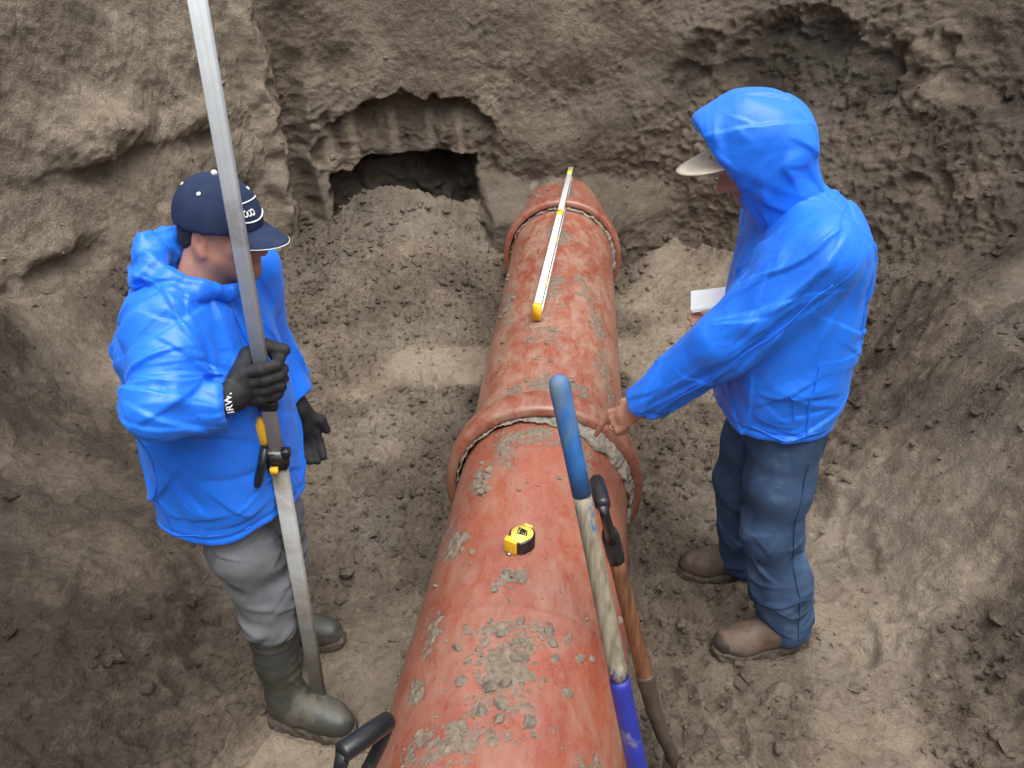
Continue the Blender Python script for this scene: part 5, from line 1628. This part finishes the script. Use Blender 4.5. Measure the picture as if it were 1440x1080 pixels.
def tape_measure():
    c = on_pipe('near', 0.028, 1.63)
    rt = root('tape_measure', c, 'yellow and black pocket tape measure lying on the near pipe', 'tape measure')
    ang = math.radians(-118)          # direction of the flat mouth side
    f = Vector((math.cos(ang), math.sin(ang), 0)); s = Vector((-f.y, f.x, 0)); up = Vector((0, 0, 1))
    out = []
    R = 0.036
    for i in range(28):               # rounded back, flat base corner at the mouth
        t = math.radians(-58 + 296 * i / 27) + PI / 2 + math.radians(0)
        out.append((R * math.sin(t) * -1 * -1, R * math.cos(t)))
    body = [(R * math.cos(math.radians(a)), R * math.sin(math.radians(a))) for a in range(42, 320, 8)] + [(0.036, -0.033), (0.040, -0.010), (0.040, 0.018)]
    def slab(pts, z0, z1, name, mat, par, bev=0.0):
        bm = bmesh.new()
        A_ = [bm.verts.new(c + f * x + s * y + up * z0) for x, y in pts]; B_ = [bm.verts.new(c + f * x + s * y + up * z1) for x, y in pts]
        n = len(pts)
        for k in range(n): bm.faces.new((A_[k], A_[(k + 1) % n], B_[(k + 1) % n], B_[k]))
        bm.faces.new(A_[::-1]); bm.faces.new(B_)
        return bm_obj(name, bm, mat, par, True, bev)
    slab(body, 0.002, 0.040, 'rubber_shell', M['blackplastic'], rt, 0.003)
    face = [(x * 0.86 if x < 0.03 else x * 0.93, y * 0.86) for x, y in body]
    fc = slab(face, 0.0405, 0.0445, 'face', M['lemon'], rt, 0.0015)
    slab([(0.026, -0.036), (0.046, -0.032), (0.0465, 0.004), (0.030, 0.006)], 0.0015, 0.0435, 'nose', M['yellow'], rt, 0.0025)
    slab([(-0.034, -0.012), (-0.040, -0.010), (-0.040, 0.012), (-0.034, 0.014)], 0.004, 0.0440, 'belt_clip_lug', M['lemon'], rt, 0.001)
    slab([(-0.016, -0.017), (0.010, -0.012), (0.006, 0.018), (-0.013, 0.010)], 0.0448, 0.0458, 'badge', M['blackplastic'], fc)
    slab([(-0.0158, -0.0125), (0.0095, -0.0085), (0.0093, -0.0070), (-0.0157, -0.0110)], 0.0459, 0.0463, 'badge_stripe', M['lemon'], fc)
    slab([(-0.0135, 0.0060), (0.0072, 0.0120), (0.0070, 0.0130), (-0.0137, 0.0070)], 0.0459, 0.0463, 'badge_stripe', M['lemon'], fc)
    slab([(0.046, -0.022), (0.0545, -0.022), (0.0545, -0.008), (0.046, -0.008)], 0.0030, 0.0045, 'tape_hook', M['shinysteel'], rt)
tape_measure()

def blade_mesh(name, p, d, fwd, w, L, mat, par):
    """dished pointed shovel blade hanging from p along d"""
    d = Vector(d).normalized(); s = d.cross(Vector(fwd)).normalized(); n = s.cross(d).normalized()
    bm = bmesh.new(); G = []
    for layer in (0, 1):
        g = []
        for i in range(13):
            t = i / 12
            hw = w * (1.0 if t < 0.55 else math.sqrt(max(0.0, 1 - ((t - 0.55) / 0.45) ** 2)) * 0.98 + 0.02) * min(1, 0.75 + t * 2)
            g.append([bm.verts.new(p + d * (L * t) + s * (hw * u) + n * (0.035 * u * u * (1 - 0.4 * t) - 0.02 * math.sin(PI * t) + layer * 0.0025)) for u in np.linspace(-1, 1, 11)])
        G.append(g)
    for layer in (0, 1):
        for i in range(12):
            for j in range(10):
                f = (G[layer][i][j], G[layer][i][j + 1], G[layer][i + 1][j + 1], G[layer][i + 1][j])
                bm.faces.new(f if layer else f[::-1])
    return bm_obj(name, bm, mat, par)

def long_shovel():
    top, foot = Vector((0.073, 1.085, 1.465)), Vector((0.345, 0.78, 0.22))
    d = (foot - top).normalized()
    L = (foot - top).length
    at = lambda t: top + d * t
    rt = root('shovel', foot, 'long wooden shovel handle with worn blue painted tip, nearest the camera', 'shovel')
    bm = bmesh.new()
    R = 0.0172
    ts = [0.0, 0.003, 0.008, 0.016, 0.03, 0.09, 0.15, 0.216]; rs = [0.004, 0.0105, 0.0150, 0.0172, 0.0178, 0.0170, 0.0164, 0.0162]
    sweep(bm, [at(t) for t in ts], rs, 20); bm_obj('painted_tip', bm, M['bluepaint'], rt)
    bm = bmesh.new(); sweep(bm, [at(0.214 + 0.0272 * k) for k in range(15)], [0.0158 + 0.0002 * k for k in range(15)], 20, flat=0.92); bm_obj('wooden_shaft', bm, M['greywood'], rt)
    bm = bmesh.new(); sweep(bm, [at(0.590), at(0.605), at(0.9), at(1.15), at(L)], [0.0185, 0.0192, 0.0195, 0.020, 0.020], 20); bm_obj('painted_shaft', bm, M['royalpaint'], rt)
    bm = bmesh.new(); sweep(bm, [at(L - 0.24), at(L - 0.22), at(L)], [0.021, 0.022, 0.024], 18); bm_obj('socket', bm, M['steel'], rt)
    blade_mesh('blade', at(L - 0.02), d, (0, 1, 0), 0.11, 0.28, M['steel'], rt)
long_shovel()

def d_spade(name, top, foot, label, gripdir, wood, blade_l=0.26, plate=True, group=None):
    """spade: D-shaped black grip, varnished shaft, steel socket bent to the blade"""
    top, foot = Vector(top), Vector(foot)
    d = (foot - top).normalized(); L = (foot - top).length
    g = Vector(gripdir); g = (g - d * g.dot(d)).normalized()
    n = d.cross(g)
    at = lambda t: top + d * t
    rt = root(name, foot, label, 'spade', group)
    # grip bar and two arms as one moulded handle
    bm = bmesh.new()
    loop = [at(0.0) - g * 0.050, at(0.0) + g * 0.050]
    sweep(bm, [at(0.0) - g * 0.058, at(0.0) - g * 0.052, at(0.0), at(0.0) + g * 0.052, at(0.0) + g * 0.058], [0.012, 0.0175, 0.0185, 0.0175, 0.012], 16)
    h = bm_obj('grip_bar', bm, M['blackplastic'], rt)
    for s in (-1, 1):
        bm = bmesh.new()
        sweep(bm, [at(0.0) + g * (0.050 * s), at(0.04) + g * (0.050 * s), at(0.085) + g * (0.030 * s), at(0.125) + g * (0.010 * s)], [0.013, 0.0115, 0.012, 0.013], 12)
        bm_obj('grip_arm', bm, M['blackplastic'], h)
    bm = bmesh.new(); sweep(bm, [at(0.10), at(0.12), at(0.17), at(0.19)], [0.016, 0.021, 0.021, 0.019], 16); bm_obj('grip_socket', bm, M['blackplastic'], h)
    bm = bmesh.new(); sweep(bm, [at(0.18 + (L - 0.48) * k / 10) for k in range(11)], [0.0175 + 0.0004 * k for k in range(11)], 18); bm_obj('wooden_shaft', bm, M[wood], rt)
    bm = bmesh.new()
    bend = n * (0.035 if n.x > 0 else -0.035)
    sweep(bm, [at(L - 0.34), at(L - 0.33), at(L - 0.22), at(L - 0.12) + bend * 0.2, at(L - 0.05) + bend * 0.55, at(L) + bend * 0.2], [0.0225, 0.0235, 0.0205, 0.0180, 0.0165, 0.016], 16)
    sk = bm_obj('socket', bm, M['steel'], rt)
    bm = bmesh.new(); sweep(bm, [at(L - 0.305) - n * 0.024, at(L - 0.305) + n * 0.024], [0.004, 0.004], 10); bm_obj('rivet', bm, M['steel'], sk)
    blade_mesh('blade', at(L - 0.04), d * 0.96 + Vector((0, 0, -0.3)), n, 0.095, blade_l, M['shinysteel'] if plate else M['steel'], rt)
    return rt
d_spade('spade', (0.196, 1.375, 0.990), (0.416, 1.255, 0.150), 'short spade with black grip and reddish wooden shaft leaning beside the pipe', (0.10, 0.78, -0.60), 'redwood', group='spades with black grips')
d_spade('spade', (-0.244, 0.819, 0.920), (-0.47, 0.64, 0.02), 'spade whose black grip alone shows at the bottom edge, left of the pipe', (0.62, 0.78, 0.0), 'redwood', group='spades with black grips')

def paper_sheets():
    c = Vector((0.614, 2.108, 1.124))
    rt = root('folded_papers', c, 'folded white sheets of paper held by the hooded man', 'paper')
    up = Vector((-0.30, -0.25, 0.92)).normalized(); f = Vector((-0.8, -0.10, -0.40)); f = (f - up * f.dot(up)).normalized(); s = f.cross(up).normalized(); f = (f * 0.85 + s * 0.35).normalized(); s = f.cross(up).normalized()
    for k in range(3):
        bm = bmesh.new()
        o_ = c + up * (0.0022 * k) + s * (0.003 * k)
        prism(bm, o_ - f * 0.07, o_ + f * (0.08 + 0.002 * k), [(-0.042, -0.0006), (0.042, -0.0006), (0.042, 0.0006), (-0.042, 0.0006)], tuple(up))
        bm_obj('sheet', bm, M['paper'], rt, False)
paper_sheets()

def chip():
    x, y = 0.905, 2.70
    z = ground_z(x, y)
    bm = bmesh.new()
    pts = [(-0.02, -0.004), (-0.006, 0.007), (0.012, 0.009), (0.022, 0.003), (0.008, -0.008)]
    A_ = [bm.verts.new((x + a, y + b, z + 0.010 + 0.2 * a)) for a, b in pts]; B_ = [bm.verts.new((x + a, y + b, z + 0.013 + 0.2 * a)) for a, b in pts]
    for k in range(5): bm.faces.new((A_[k], A_[(k + 1) % 5], B_[(k + 1) % 5], B_[k]))
    bm.faces.new(A_[::-1]); bm.faces.new(B_)
    tag(bm_obj('wood_chip', bm, M['straw'], None), 'tiny pale yellow chip on the mud between the pipe and the hooded man', 'chip')
    # dry stalk in the right bank
    bm = bmesh.new()
    W = WP.reshape(NS, NH, 3)
    p = Vector((1.965, 3.27, 1.38))
    k = np.argmin(np.linalg.norm(WP - np.array(p), axis=1)); p = Vector(WP[k])
    sweep(bm, [p, p + Vector((-0.05, -0.03, 0.06)), p + Vector((-0.06, -0.05, 0.14)), p + Vector((-0.03, -0.06, 0.20))], [0.0035, 0.003, 0.0025, 0.0015], 6)
    tag(bm_obj('dry_stalk', bm, M['straw'], None), 'thin dry straw stalk sticking out of the right bank', 'straw')
chip()
